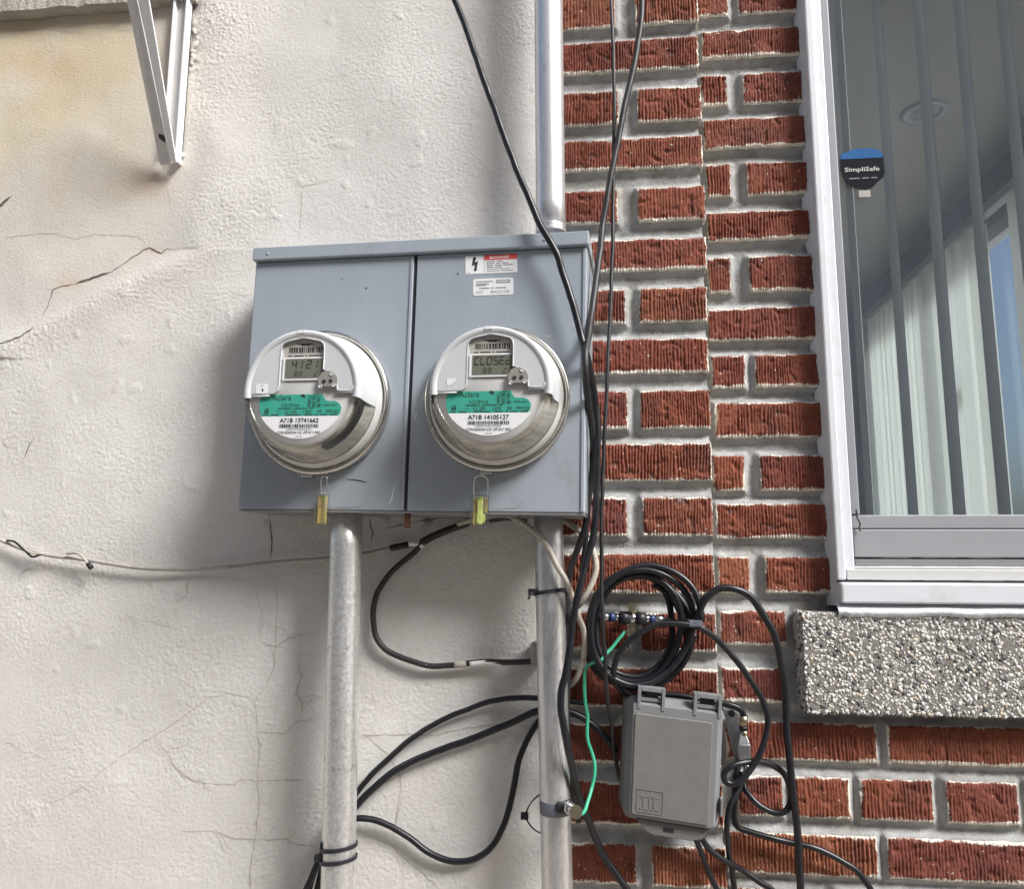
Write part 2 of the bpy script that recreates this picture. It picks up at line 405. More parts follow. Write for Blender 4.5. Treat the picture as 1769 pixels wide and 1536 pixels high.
def spline(P, step=.004, closed=False):
    P = np.asarray(P, float); n = len(P); out = []
    if closed: Q = np.vstack([P[-1], P, P[0], P[1]])
    else: Q = np.vstack([2 * P[0] - P[1], P, 2 * P[-1] - P[-2]])
    for i in range(1, len(Q) - 2):
        p0, p1, p2, p3 = Q[i - 1:i + 3]
        # centripetal-ish Catmull-Rom
        k = max(2, int(np.linalg.norm(p2 - p1) / step))
        d01, d12, d23 = [max(np.linalg.norm(b - a), 1e-6) ** .5 for a, b in ((p0, p1), (p1, p2), (p2, p3))]
        m1 = ((p1 - p0) / d01 - (p2 - p0) / (d01 + d12) + (p2 - p1) / d12) * d12
        m2 = ((p2 - p1) / d12 - (p3 - p1) / (d12 + d23) + (p3 - p2) / d23) * d12
        for t in np.arange(k) / k:
            out.append((2 * t**3 - 3 * t**2 + 1) * p1 + (t**3 - 2 * t**2 + t) * m1 + (-2 * t**3 + 3 * t**2) * p2 + (t**3 - t**2) * m2)
    if not closed: out.append(P[-1])
    return np.array(out)
_TX = {}
def text_geo(s, bold=0.0):
    k = (s, bold)
    if k not in _TX:
        c = bpy.data.curves.new('t', 'FONT'); c.body = s; c.size = 1.0; c.offset = bold; c.resolution_u = 2
        c.align_x = 'CENTER'; c.align_y = 'CENTER'
        o = bpy.data.objects.new('t', c); COL.objects.link(o); bpy.context.view_layer.update()
        me = bpy.data.meshes.new_from_object(o)
        _TX[k] = ([tuple(v.co)[:2] for v in me.vertices], [tuple(p.vertices) for p in me.polygons])
        bpy.data.objects.remove(o); bpy.data.curves.remove(c); bpy.data.meshes.remove(me)
    return _TX[k]
def text(mb, s, u, v, h, d, fr, width=None, bold=0.0):
    """centred text; h = cap height; squeezed or stretched to width"""
    vs, fs = text_geo(s, bold); xs = [p[0] for p in vs]; ys = [p[1] for p in vs]
    cy = (max(ys) + min(ys)) / 2; cx = (max(xs) + min(xs)) / 2; sy = h / max(max(ys) - min(ys), 1e-4)
    sx = sy if width is None else width / (max(xs) - min(xs))
    mb.add([fr(u + (x - cx) * sx, v + (y - cy) * sy, d) for x, y in vs], fs)
def rect(mb, u0, v0, u1, v1, d, fr): mb.flat([(u0, v0), (u1, v0), (u1, v1), (u0, v1)], d, fr)
def rrect(u0, v0, u1, v1, r, n=5):
    out = []
    for cx, cy, a in ((u1 - r, v0 + r, -90), (u1 - r, v1 - r, 0), (u0 + r, v1 - r, 90), (u0 + r, v0 + r, 180)):
        for i in range(n + 1):
            t = math.radians(a + 90 * i / n); out.append((cx + r * math.cos(t), cy + r * math.sin(t)))
    return out

# ================================================================== SETTING: ground
g = MB().box((-40, -40, -.3), (40, 40, 0.0)); tag(obj('ground', g, 'pave'), 'tan concrete driveway', kind='structure')

# unseen house added to close off the low sky and tone the window reflections
nh = MB().box((-14, -13, 0), (16, -6, 7.0)).prism([(-13.4, 7.0), (-5.7, 7.0), (-5.7, 7.15), (-9.5, 8.2), (-13.4, 7.15)], -14.4, 16.4, lambda u, v, d: (d, u, v))
tag(obj('added_opposite_house', nh, mat('added_house_siding', (.40, .37, .33), .8, var=.1, vscale=2)), 'unseen tan house added to block low sky and tone reflections', kind='structure')
# ================================================================== stucco wall
XE = float(at(957, 700)[0])                                    # the stucco ends behind the right conduit
fx0, fx1, fz0, fz1 = -1.14, XE, 1.02, 2.56
xs = np.concatenate([np.arange(-2.6, -1.9, .03), np.arange(-1.9, fx0, .005), np.arange(fx0, fx1, .0019), [fx1]])
zs = np.concatenate([np.arange(0.0, .6, .03), np.arange(.6, fz0, .006), np.arange(fz0, fz1, .0019), np.arange(fz1, 3.4, .012)])
X, Z = np.meshgrid(xs, zs)
PX, PY = proj(X, 0 * X, Z)
# where the render is smooth old patch / where it is ropey
edge_line = np.where(PY < 430, 335 + 14 * np.sin(PY / 37.0), 335 - (PY - 430) * 2.05)
smooth_patch = sstep(30, -30, PX - edge_line + 18 * pnoise(X * 14, Z * 14, 3))
ridge = np.exp(-((PX - edge_line - 25) / 60.0) ** 2) * (PY < 620)
ropey = np.clip(.62 + .95 * fbm(X * 6, Z * 6, 4, 11), .12, 1.35)
Hh = .0045 * fbm(X * 4.5, Z * 4.5, 3, 1)
wx = X + .006 * fbm(X * 40, Z * 40, 2, 21); wz = Z + .006 * fbm(X * 40, Z * 40, 2, 25)
ang = .6 * pnoise(X * 3, Z * 3, 40); ca, sa = np.cos(ang), np.sin(ang)
ru_, rv_ = ca * wx + sa * wz, -sa * wx + ca * wz
r1 = 1 - np.abs(pnoise(ru_ * 95, rv_ * 165, 5)) * 2
r2 = pnoise(wx * 170, wz * 215, 7)
r3 = pnoise(wx * 330, wz * 350, 9)
amp = (1 - .62 * smooth_patch) * ropey * (1 + .6 * ridge)
amp = amp * sstep(fx0 - .10, fx0 + .02, X) * sstep(fz0 - .08, fz0 + .02, Z) * sstep(fz1 + .05, fz1 - .02, Z)
Hh += amp * (.00042 * r1 + .00062 * r2 + .00068 * r3)
Hh += .0025 * sstep(.35, .6, fbm(X * 24, Z * 24, 2, 61)) * (1 - smooth_patch) * .35      # small blobs
Hh += ridge * .0035 + smooth_patch * -.002
# broken plaster beside the bracket
hole = np.exp(-(((PX - 333) / 14) ** 2 + ((PY - 8) / 26) ** 2)) + .7 * np.exp(-(((PX - 332) / 12) ** 2 + ((PY - 85) / 42) ** 2)) * (fbm(X * 60, Z * 60, 3, 71) > -.1)
Hh -= .006 * np.clip(hole, 0, 1)
# stains with their own outlines: rusty damp under the ledge and at the bracket's foot
wob = .5 + .5 * fbm(X * 8, Z * 8, 4, 81)
stain = np.clip(1.3 * wob * np.exp(-(((PX - 80) / 190) ** 2 + ((PY - 90) / 130) ** 2)) + .8 * wob * sstep(400, 180, PX + 120 * (wob - .5)) * sstep(640, 250, PY + 150 * (wob - .5)), 0, .85)
rust = np.clip(.9 * wob * np.exp(-(((PX - 252) / 42) ** 2 + ((PY - 312) / 32) ** 2)) + .75 * wob * np.exp(-(((PX - 75) / 60) ** 2 + ((PY - 110) / 30) ** 2))
               + .35 * wob * np.exp(-(((PX - 300) / 22) ** 2 + ((PY - 120) / 130) ** 2)), 0, .7)
rust += np.clip(.5 * wob * np.exp(-(((PX - 120) / 24) ** 2 + ((PY - 487) / 14) ** 2)) + .4 * wob * np.exp(-(((PX - 262) / 24) ** 2 + ((PY - 430) / 9) ** 2)), 0, .5)
dark_marks = np.clip(1.2 * np.exp(-(((PX - 334) / 9) ** 2 + ((PY - 6) / 20) ** 2)) * (wob > .42) + .5 * sstep(26, 4, PY) * sstep(345, 320, PX) * wob, 0, .9)  # grime in the broken plaster; darker band along the ledge's lower edge
dark_marks += np.clip(.8 * sstep(.56, .74, .5 + .5 * fbm(X * 30, Z * 30, 4, 91)) * np.exp(-((PY - 896) / 14) ** 2) * (PX > 430), 0, .8)  # patchy dark band along the meter box's lower edge
stucco = empty('stucco_wall', (float((fx0 + fx1) / 2), 0, 0), 'cream painted stucco wall with cracks and yellow stains on the left', 'wall')
V = np.stack([X, -Hh, Z], -1).reshape(-1, 3)
grid_mesh('render_coat', V, len(xs), len(zs), 'stucco', stucco,
          attrs={'stain': ('FLOAT', stain.ravel()), 'rust': ('FLOAT', np.clip(rust, 0, 1).ravel()), 'dark_marks': ('FLOAT', np.clip(dark_marks, 0, 1).ravel())})
obj('backing', MB().box((-2.6, .012, 0), (XE - .001, .22, 3.4)), 'concrete', stucco)

def height(x, z):
    ix = np.clip(np.searchsorted(xs, x) - 1, 0, len(xs) - 2); iz = np.clip(np.searchsorted(zs, z) - 1, 0, len(zs) - 2)
    return Hh[iz:iz + 2, ix:ix + 2].max()
def crack(pts, w, seed, material='hairline'):
    P = np.array([at(x, y)[[0, 2]] for x, y in pts])
    Q = []
    for a, b in zip(P[:-1], P[1:]):
        k = max(1, int(np.linalg.norm(b - a) / .0025))
        for t in np.arange(k) / k: Q.append(a + (b - a) * t)
    Q.append(P[-1]); Q = np.array(Q); L = np.arange(len(Q)) * .0025
    j = np.stack([fbm(L * 70, L * 0 + seed * 3.1, 3, seed), fbm(L * 70, L * 0 + seed * 5.3 + 9, 3, seed + 5)], 1)
    Q = Q + j * .0026
    T = np.gradient(Q, axis=0); T /= np.linalg.norm(T, axis=1)[:, None] + 1e-9; Nn = np.stack([-T[:, 1], T[:, 0]], 1)
    taper = np.clip(np.minimum(np.arange(len(Q)), np.arange(len(Q))[::-1]) / 6.0, .15, 1)
    ww = w * .00056 * .5 * taper * np.clip(1 + 1.1 * fbm(L * 45, L * 0 + seed, 2, seed + 9), .35, 2.2)
    vs = []
    for q, nn, h in zip(Q, Nn, ww):
        y = -height(q[0], q[1]) - .00035
        vs += [(q[0] - nn[0] * h, y, q[1] - nn[1] * h), (q[0] + nn[0] * h, y, q[1] + nn[1] * h)]
    mb = MB().add(vs, [(2 * i, 2 * i + 1, 2 * i + 3, 2 * i + 2) for i in range(len(Q) - 1)])
    obj('crack', mb, material, stucco)
CR = [
 ([(298,431),(288,427),(278,436),(256,426),(237,437),(217,451),(190,470)], 2.6, 'crack'),
 ([(192,469),(166,476),(149,483),(129,490)], 6.0, 'crack'), ([(130,490),(108,493),(91,502),(83,525),(74,546)], 2.4, 'crack'),
 ([(63,564),(47,576),(34,585),(8,593),(-20,600)], 3.6, 'crack'), ([(-20,362),(0,352),(20,336)], 8.0, 'crack'),
 ([(58,756),(51,769),(42,790),(37,796)], 3.0, 'crack'), ([(0,759),(12,772),(30,778)], 1.8, 'hairline'),
 ([(3,410),(41,405),(88,402),(129,412),(162,404),(210,407),(237,407),(256,424)], 1.4, 'hairline'),
 ([(582,309),(550,318),(522,322),(491,299)], 1.6, 'hairline'), ([(522,322),(520,364),(516,419)], 1.8, 'hairline'),
 ([(66,1378),(93,1388),(145,1360),(178,1331),(207,1310),(257,1277),(286,1260),(323,1235),(360,1206),(397,1198),(439,1208)], 1.7, 'hairline'),
 ([(262,1276),(286,1297),(302,1326),(327,1347),(364,1355),(406,1357),(414,1349),(447,1351),(493,1347),(530,1350)], 1.8, 'hairline'),
 ([(306,1436),(331,1438),(373,1438),(406,1451),(447,1453),(493,1451),(513,1461),(551,1463)], 2.0, 'hairline'),
 ([(464,890),(470,937),(466,968)], 3.2, 'crack'), ([(476,999),(480,1045),(476,1115),(476,1148),(460,1186),(443,1206),(445,1260)], 2.0, 'hairline'),
 ([(445,1260),(449,1290),(445,1355),(447,1397),(439,1455),(431,1509),(432,1550)], 2.2, 'hairline'),
 ([(449,1111),(476,1117),(501,1103),(538,1092)], 2.0, 'hairline'), ([(447,1264),(493,1268),(513,1248),(551,1240)], 1.8, 'hairline'),
 ([(331,989),(325,1008),(323,1032),(306,1043),(304,1028),(322,1025)], 1.9, 'hairline'),
 ([(513,1136),(522,1169),(513,1198),(524,1215),(519,1240)], 2.0, 'hairline'), ([(637,888),(640,908),(644,920),(641,940)], 3.4, 'crack'),
 ([(31,995),(48,985),(56,989)], 2.2, 'crack'), ([(48,985),(50,974)], 1.8, 'crack'),
 ([(620,1267),(637,1275),(666,1301),(685,1326),(692,1343),(692,1369),(684,1417),(678,1453)], 1.8, 'hairline'),
 ([(618,1445),(643,1448),(677,1462),(705,1490),(733,1510),(765,1540)], 1.8, 'hairline'),
 ([(622,1270),(700,1270),(742,1271),(784,1264),(813,1256),(849,1254),(880,1250)], 1.7, 'hairline'),
 ([(390,500),(420,512),(436,516)], 1.3, 'hairline'), ([(160,45),(215,52),(236,49)], 1.4, 'hairline'), ([(0,52),(70,49),(150,55)], 1.0, 'hairline'),
 ([(440,1010),(452,1060),(448,1105)], 1.2, 'hairline'), ([(210,1062),(260,1075),(318,1090)], 1.2, 'hairline'),
 ([(305,930),(318,950),(312,965)], 1.5, 'hairline'), ([(310,1170),(330,1185),(325,1176)], 1.4, 'hairline'),
 ([(660,915),(700,905),(740,898),(780,893)], 2.6, 'crack'), ([(0,1283),(18,1283),(40,1300),(48,1340)], 1.2, 'hairline'),
 ([(280,270),(284,300),(292,340),(296,366)], 1.2, 'hairline'), ([(640,1190),(650,1230),(646,1250)], 1.0, 'hairline'),
]
for i, (p, w, mt_) in enumerate(CR): crack(p, w, i + 2, mt_)
# branching hairlines growing off the main cracks
for i in range(46):
    p, w, mt_ = CR[random.choice([10, 11, 12, 14, 15, 16, 17, 19, 23, 24, 25])]
    k = random.randrange(len(p)); x, y = p[k]; a = random.uniform(0, 2 * math.pi); q = [(x, y)]
    for s_ in range(random.randint(1, 3)):
        a += random.uniform(-.7, .7); x += 17 * math.cos(a); y += 17 * math.sin(a); q.append((x, y))
    if max(c[0] for c in q) < 905 and min(c[1] for c in q) > 905: crack(q, random.uniform(.7, 1.3), 60 + i)

# ledge along the top of the stucco, left of the bracket
led = empty('concrete_ledge', (-.95, 0, 2.5), 'grey concrete ledge along the top edge of the stucco, behind the white bracket', 'ledge')
z0 = float(at(120, 13, -.02)[2]); x1 = float(at(332, 6, -.02)[0])
LX = np.linspace(-2.6, x1, 240); mbl = MB(); lv = []
for i, x in enumerate(LX):
    dz = .004 * float(fbm(x * 18, 1.7, 3, 5)) - (.012 * max(0, (x - x1 + .10) / .10) * (.6 + float(pnoise(x * 70, 3.3, 8))))
    lv += [(x, -.02 + .002 * float(pnoise(x * 40, .3, 2)), 2.7), (x, -.02 + .003 * float(pnoise(x * 60, .9, 3)), z0 - dz + .004), (x, -.016, z0 - dz), (x, .0, z0 - dz + .001)]
mbl.add(lv, [(4 * i + k, 4 * i + 4 + k, 4 * i + 5 + k, 4 * i + 1 + k) for i in range(len(LX) - 1) for k in range(3)])
n_ = len(lv); mbl.f.append((n_ - 4, n_ - 3, n_ - 2, n_ - 1)); mbl.sm.append(False)
obj('ledge_face', mbl, 'concrete', led)

# ================================================================== brick walls
PIER_Y, WALL_Y = 0.0, 0.025
PIER = [(1150,-20,39,[(955,1063),(1097,1206)]),(1100,66,121,[(955,1207)]),(1151,149,208,[(955,1068),(1101,1212)]),
 (1100,236.6,291,[(955,1214)]),(1160,322,380,[(955,1067),(1102,1218)]),(1120,411,467,[(955,1221)]),(1163,496,556,[(955,1080),(1105,1222)]),
 (1120,584.6,645,[(955,1224)]),(1165,673.5,740.5,[(955,1084),(1107,1228)]),(1120,766,831.6,[(955,1230)]),(1165,859,927,[(955,1083),(1111,1232)]),
 (1120,957.4,1027,[(955,1234)]),(1200,1060,1128,[(955,1086),(1107,1237)]),(1210,1157,1226,[(955,1241)]),(1200,1256,1325,[(955,1090),(1118,1246)]),
 (1200,1357,1432,[(955,1250)]),(1180,1465,1536,[(958,1099),(1127,1257)])]
WALL = [(1340,-33,19,[(1205,1257),(1275,1378)]),(1299,48,97,[(1213,1382)]),(1370,120,174,[(1212,1256),(1284,1388)]),(1299,202,254,[(1216,1392)]),
 (1340,277.6,335,[(1221,1263),(1291,1397)]),(1299,363.8,414,[(1223,1400)]),(1352,440,502,[(1223,1263),(1295,1406)]),(1320,530,587,[(1224,1412)]),
 (1352,612,669,[(1230,1288),(1305,1418)]),(1320,695,755.6,[(1236,1422)]),(1352,786,848,[(1233,1287),(1314,1427)]),(1320,870,931,[(1238,1434)]),
 (1352,963,1026,[(1242,1295),(1323,1438)]),(1310,1056,1116,[(1245,1358)]),(1310,1155,1215,[(1248,1354)]),(1400,1250,1317,[(1255,1515),(1534,1800)]),
 (1560,1349,1421,[(1277,1353),(1375,1470),(1488,1612),(1637,1760),(1783,1900)]),(1400,1444,1515,[(1258,1517),(1535,1800)])]
def rects(rows, Y):
    out = []
    for xm, yt, yb, bs in rows:
        zt, zb = at(xm, yt, Y)[2], at(xm, yb, Y)[2]
        for a, b in bs: out.append((at(a, (yt + yb) / 2, Y)[0], at(b, (yt + yb) / 2, Y)[0], zb, zt))
    return out
PR = rects(PIER, PIER_Y); WR = rects(WALL, WALL_Y)
px0, px1 = min(r[0] for r in PR), float(np.median([r[1] for r in PR]))
zp_top, zp_bot = max(r[3] for r in PR), min(r[2] for r in PR)
for k in range(1, 7):                                          # courses above and below the frame
    z = zp_top + .082 * k
    PR += [(px0, px1, z - .058, z)] if k % 2 else [(px0, px0 + .095, z - .058, z), (px0 + .122, px1, z - .058, z)]
    z = zp_bot - .082 * k
    PR += [(px0, px1, z, z + .06)] if k % 2 else [(px0, px0 + .11, z, z + .06), (px0 + .14, px1, z, z + .06)]
wx0 = float(np.median([r[0] for r in WR[:20]])); zw_top = max(r[3] for r in WR); zw_bot = min(r[2] for r in WR)
for k in range(1, 7):
    z = zw_top + .077 * k; WR += [(wx0, wx0 + .165, z - .052, z)] if k % 2 else [(wx0, wx0 + .045, z - .052, z), (wx0 + .075, wx0 + .165, z - .052, z)]
WX_END = 1.55
for k in range(1, 6):
    z = zw_bot - .082 * k; x = wx0 + .01 - (.11 if k % 2 else 0)
    while x < WX_END - .05:
        WR.append((max(x, wx0), x + .225, z, z + .062)); x += .246
for zz in [(r[2], r[3]) for r in (WR[27 - 0],)]: pass
# the courses under the sill carry on to the right past the frame
zrows = {}
for r in rects(WALL[15:], WALL_Y): zrows.setdefault((round(r[2], 4), round(r[3], 4)), []).append(r[1])
for (a, b), rx in zrows.items():
    x = max(rx) + .02
    while x < WX_END - .05: WR.append((x, x + .225, a, b)); x += .246

def brick(parent, x0, x1, z0, z1, Y, seed, fine=True):
    w, h = x1 - x0, z1 - z0
    du = .00115 if fine else .006; dv = .0024 if fine else .01
    nx = max(4, int(w / du)) + 1; nz = max(4, int(h / dv)) + 1
    u = np.linspace(0, 1, nx); v = np.linspace(0, 1, nz)
    U, Vv = np.meshgrid(u * w, v * h)
    wxn = X0 = x0 + U; wz_ = z0 + Vv
    per = .0047 + .0006 * math.sin(seed * 1.7)
    ph = U / per + .22 * pnoise(wxn * 30, wz_ * 34, seed) + .55 * pnoise(wxn * 75 + seed, wz_ * 9, seed + 2)
    rib = .5 + .5 * np.cos(2 * np.pi * ph)
    hsh = (math.sin(seed * 127.1) * 43758.5) % 1.0
    amp = (.0009 + .0021 * hsh) * (1 - .75 * sstep(.2, .6, pnoise(wxn * 22, wz_ * 26, seed + 31))) * (1 + .6 * pnoise(wxn * 30, wz_ * 40, seed + 4))
    dy = amp * (1 - rib) ** 1.8
    rough = pnoise(wxn * 260, wz_ * 160, seed + 6) * .0010 + pnoise(wxn * 480, wz_ * 330, seed + 8) * .0007
    chip = .0022 * sstep(.25, .6, pnoise(wxn * 60, wz_ * 75, seed + 12))
    dy = dy + rough + chip + .0008 * math.sin(seed * 2.3)
    eL, eR, eB, eT = U, w - U, Vv, h - Vv
    edge = np.minimum(np.minimum(eL, eR), np.minimum(eB, eT))
    dy += .0022 * sstep(.0035, 0, edge + .0016 * pnoise(wxn * 150, wz_ * 150, seed + 3))
    XX = x0 + U; ZZ = z0 + Vv
    fade = lambda e: sstep(.006, 0, e)
    XX = XX + fade(eL) * .0014 * pnoise(wz_ * 120, wz_ * 0 + seed, 1) + fade(eR) * .0014 * pnoise(wz_ * 120, wz_ * 0 + seed + 5, 1)
    ZZ = ZZ + fade(eB) * .0014 * pnoise(wxn * 110, wz_ * 0 + seed, 2) + fade(eT) * .0014 * pnoise(wxn * 110, wz_ * 0 + seed + 5, 2)
    YY = Y + dy
    # wrap the sides back into the wall
    P = np.pad(np.stack([XX, YY, ZZ], -1), ((1, 1), (1, 1), (0, 0)), mode='edge')
    P[0, :, 1] = P[-1, :, 1] = Y + .024; P[:, 0, 1] = P[:, -1, 1] = Y + .024
    E3 = np.pad(np.stack([np.minimum(eL, eR), eB, eT], -1), ((1, 1), (1, 1), (0, 0)), mode='edge')
    grid_mesh('brick', P.reshape(-1, 3), nx + 2, nz + 2, 'brick', parent, attrs={'edge': ('FLOAT_VECTOR', E3.reshape(-1, 3))})
def mortar(parent, x0, x1, z0, z1, Y, RR, depth=.0115, hole=None, seed=0):
    st = .0028
    gx = np.arange(x0, x1 + st, st); gz = np.concatenate([np.arange(z0, 1.0, .02), np.arange(max(1.0, z0), min(2.62, z1), st), np.arange(2.62, z1 + .01, .02)]) 
    gx = gx if x1 < .6 else np.concatenate([np.arange(x0, .62, st), np.arange(.62, x1 + .02, .02)])
    A, B = np.meshgrid(gx, gz); dist = np.full(A.shape, .05)
    for a, b, c, d in RR:
        ix = slice(np.searchsorted(gx, a - .03), np.searchsorted(gx, b + .03)); iz = slice(np.searchsorted(gz, c - .03), np.searchsorted(gz, d + .03))
        q = np.hypot(np.maximum(np.maximum(a - A[iz, ix], A[iz, ix] - b), 0), np.maximum(np.maximum(c - B[iz, ix], B[iz, ix] - d), 0))
        dist[iz, ix] = np.minimum(dist[iz, ix], q)
    y = Y + depth + .0015 - .0085 * sstep(.0115, 0, dist) ** 1.5 + .0012 * np.clip(fbm(A * 90, B * 90, 3, 37 + seed), -.2, 1) + .0024 * fbm(A * 26, B * 26, 3, 31 + seed) + .0008 * pnoise(A * 210, B * 210, 33 + seed)
    mask = None
    if hole:
        cxm = (A[:-1, :-1] + A[1:, 1:]) / 2; czm = (B[:-1, :-1] + B[1:, 1:]) / 2
        mask = ~((cxm > hole[0]) & (cxm < hole[1]) & (czm > hole[2]) & (czm < hole[3]))
    grid_mesh('mortar', np.stack([A, y, B], -1).reshape(-1, 3), len(gx), len(gz), 'mortar', parent, mask=mask)

pier = empty('brick_pier', (float((px0 + px1) / 2), 0, .3), 'narrow pier of ribbed red brick beside the meters, with black cables hanging down it', 'wall')
mortar(pier, XE - .003, px1 - .001, .3, 3.3, PIER_Y, PR, seed=0)
for i, r in enumerate(PR): brick(pier, *r, PIER_Y, i + 1, fine=1.0 < r[2] < 2.6)
obj('backing', MB().box((XE, .021, .3), (px1 - .003, .22, 3.3)), 'concrete', pier)

# window measurements on the wall
CASE_Y = -.002
wl = float(at(1418, 500, CASE_Y)[0]); WIN_R = 1.25
z_sill_bot = float(at(1500, 1044, -.014)[2]); z_top = 3.05
wall = empty('brick_wall', (wx0 + .1, WALL_Y, .3), 'ribbed red brick wall around and below the window', 'wall')
hole = (wl + .012, WIN_R - .012, z_sill_bot + .006, z_top - .01)
mortar(wall, px1 - .012, WX_END, .3, 3.3, WALL_Y, WR, hole=hole, seed=4)
for i, r in enumerate(WR): brick(wall, *r, WALL_Y, i + 101, fine=1.0 < r[2] < 2.6 and r[0] < .7)
bk = MB(); yb0, yb1 = WALL_Y + .024, .22
bk.box((px1, yb0, .3), (hole[0], yb1, 3.3)).box((hole[1], yb0, .3), (WX_END, yb1, 3.3))
bk.box((hole[0] + .0005, yb0, .3), (hole[1] - .0005, yb1, hole[2])).box((hole[0] + .0005, yb0, hole[3]), (hole[1] - .0005, yb1, 3.3))
obj('backing', bk, 'concrete', wall)
tag(obj('foundation', MB().box((XE, -.03, 0), (WX_END, .25, .298)), 'concrete'), 'plain concrete foundation strip under the brick', kind='structure')

# ================================================================== pebble-faced stone sill
SY = -.012
sx0 = float(at(1390, 1140, SY)[0]); sz1 = float(at(1420, 1058, SY)[2]); sz0 = float(at(1420, 1234, SY)[2]); sx1 = 1.32
sill = empty('stone_sill', (sx0 + .3, SY, sz0), 'thick stone sill faced with white and black pebbles under the window', 'sill')
obj('slab', MB().box((sx0, SY + .003, sz0), (sx1, .05, sz1)), mat('sill_matrix', (.20, .19, .17), .9, var=.3, vscale=120, bump=.8, bscale=300), sill, bevel=.004)
mb = MB(); tones = []
ICO_V = []; 
_bm = bmesh.new(); bmesh.ops.create_icosphere(_bm, subdivisions=1, radius=1.0); _bm.verts.ensure_lookup_table()
ICO_V = np.array([v.co[:] for v in _bm.verts]); ICO_F = [tuple(v.index for v in f.verts) for f in _bm.faces]; _bm.free()
def pebble(x, z, r, y):
    a = random.uniform(0, math.pi); ca, sa = math.cos(a), math.sin(a); e = random.uniform(1.0, 1.5)
    s = np.array([r * e, r * .30, r / e ** .4])
    jit = 1 + np.array([[random.uniform(-.22, .22)] for _ in ICO_V])
    q = ICO_V * s * jit
    q = np.stack([q[:, 0] * ca - q[:, 2] * sa + x, q[:, 1] + y, q[:, 0] * sa + q[:, 2] * ca + z], 1)
    mb.add(q, ICO_F, True)
    t = random.random()
    c = (.56, .555, .53) if t < .50 else (.50, .49, .46) if t < .73 else (.52, .46, .36) if t < .77 else (.075, .075, .08) if t < .87 else (.24, .235, .225)
    k = random.uniform(.8, 1.15); tones.extend([(c[0] * k, c[1] * k, c[2] * k, 1)] * len(q))
placed = {}
def tryput(x, z, r):
    cx_, cz_ = int(x / .010), int(z / .010)
    for i in (-1, 0, 1):
        for j in (-1, 0, 1):
            for (a, b, c) in placed.get((cx_ + i, cz_ + j), ()):
                if (a - x) ** 2 + (b - z) ** 2 < (.70 * (c + r)) ** 2: return False
    placed.setdefault((cx_, cz_), []).append((x, z, r)); return True
for rmax, n_try in ((.0036, 3500), (.0029, 20000), (.0022, 60000), (.0015, 90000)):
    for _ in range(n_try):
        x = random.uniform(sx0 + .001, sx1); z = random.uniform(sz0 + .001, sz1 - .001); r = rmax * random.uniform(.75, 1.05)
        if tryput(x, z, r): pebble(x, z, r, SY + .003 + random.uniform(-.0006, .0012))
for _ in range(420):
    pebble(sx0 + .0005, random.uniform(sz0, sz1), random.uniform(.0018, .0036), random.uniform(SY + .006, .045))
for _ in range(800):
    pebble(random.uniform(sx0, sx1), sz0 + .0005, random.uniform(.0018, .0034), random.uniform(SY + .004, .03))
pb = obj('pebble_facing', mb, 'pebble', sill); pb['kind'] = 'stuff'
ca_ = pb.data.color_attributes.new('tone', 'FLOAT_COLOR', 'POINT'); ca_.data.foreach_set('color', np.array(tones, np.float32).ravel())

# ================================================================== window
win = empty('window', (wl + .35, 0, z_sill_bot), 'white vinyl framed window with grey sash and vertical blinds behind the glass', 'window')
def zat(y, Y, x=1600): return float(at(x, y, Y)[2])
def xat(x, Y, y=500): return float(at(x, y, Y)[0])
xc1, xc2, xc3 = xat(1433, -.002), xat(1448, .006), xat(1461, .03)
za, zb_, zc, zd = zat(967, .03), zat(964, .03), zat(915, .03), zat(890, .034)
z_nose_t = zat(1007.5, -.014); z_strip_t = zat(979, .002); zb_fr = zat(1003, .002)
obj('casing', MB().box((wl, -.002, zb_fr), (xc1, .05, z_top)), 'white', win, bevel=.0025)
obj('casing', MB().box((xc1 + .0005, .006, zb_fr), (xc2, .05, z_top)), 'white', win, bevel=.002)
obj('casing', MB().box((WIN_R - .05, -.002, zb_fr), (WIN_R, .05, z_top)), 'white', win, bevel=.0025)
obj('casing', MB().box((xc1 + .001, -.001, z_top - .05), (WIN_R - .051, .05, z_top)), 'white', win, bevel=.002)
obj('sill_nosing', MB().box((wl + .001, -.014, zat(1044, -.014)), (WIN_R, .05, z_nose_t)), 'white', win, bevel=.003)
obj('frame_rail', MB().box((xc1 + .002, .002, zb_fr + .0002), (WIN_R - .052, .05, zat(984, .002))).box((xc1 + .012, .006, zat(984, .002) + .0002), (WIN_R - .052, .05, z_strip_t)), 'cream', win, bevel=.0012)
obj('gasket', MB().box((wl + .002, .0035, z_nose_t + .0003), (WIN_R - .001, .012, zb_fr - .0003)), 'gasket', win)  # black strip filling the groove, its shade put into the colour
obj('gasket', MB().box((xc2 + .0002, .016, z_strip_t + .0005), (xc2 + .003, .05, z_top - .051)), 'gasket', win)
obj('stile', MB().box((xc2 + .0032, .0275, zd + .0004), (xc3, .0615, z_top - .052)), mat('sash_stile', (.25, .265, .295), .5), win, bevel=.002)
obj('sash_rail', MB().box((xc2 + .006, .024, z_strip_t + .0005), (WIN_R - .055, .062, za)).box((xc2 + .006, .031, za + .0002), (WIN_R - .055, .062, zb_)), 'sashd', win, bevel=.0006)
obj('sash_rail', MB().box((xc2 + .006, .026, zb_ + .0004), (WIN_R - .055, .062, zc)), 'sash', win, bevel=.0015)
obj('sash_rail', MB().box((xc2 + .006, .0295, zc + .0012), (WIN_R - .055, .062, zd)), 'sash', win, bevel=.0015)
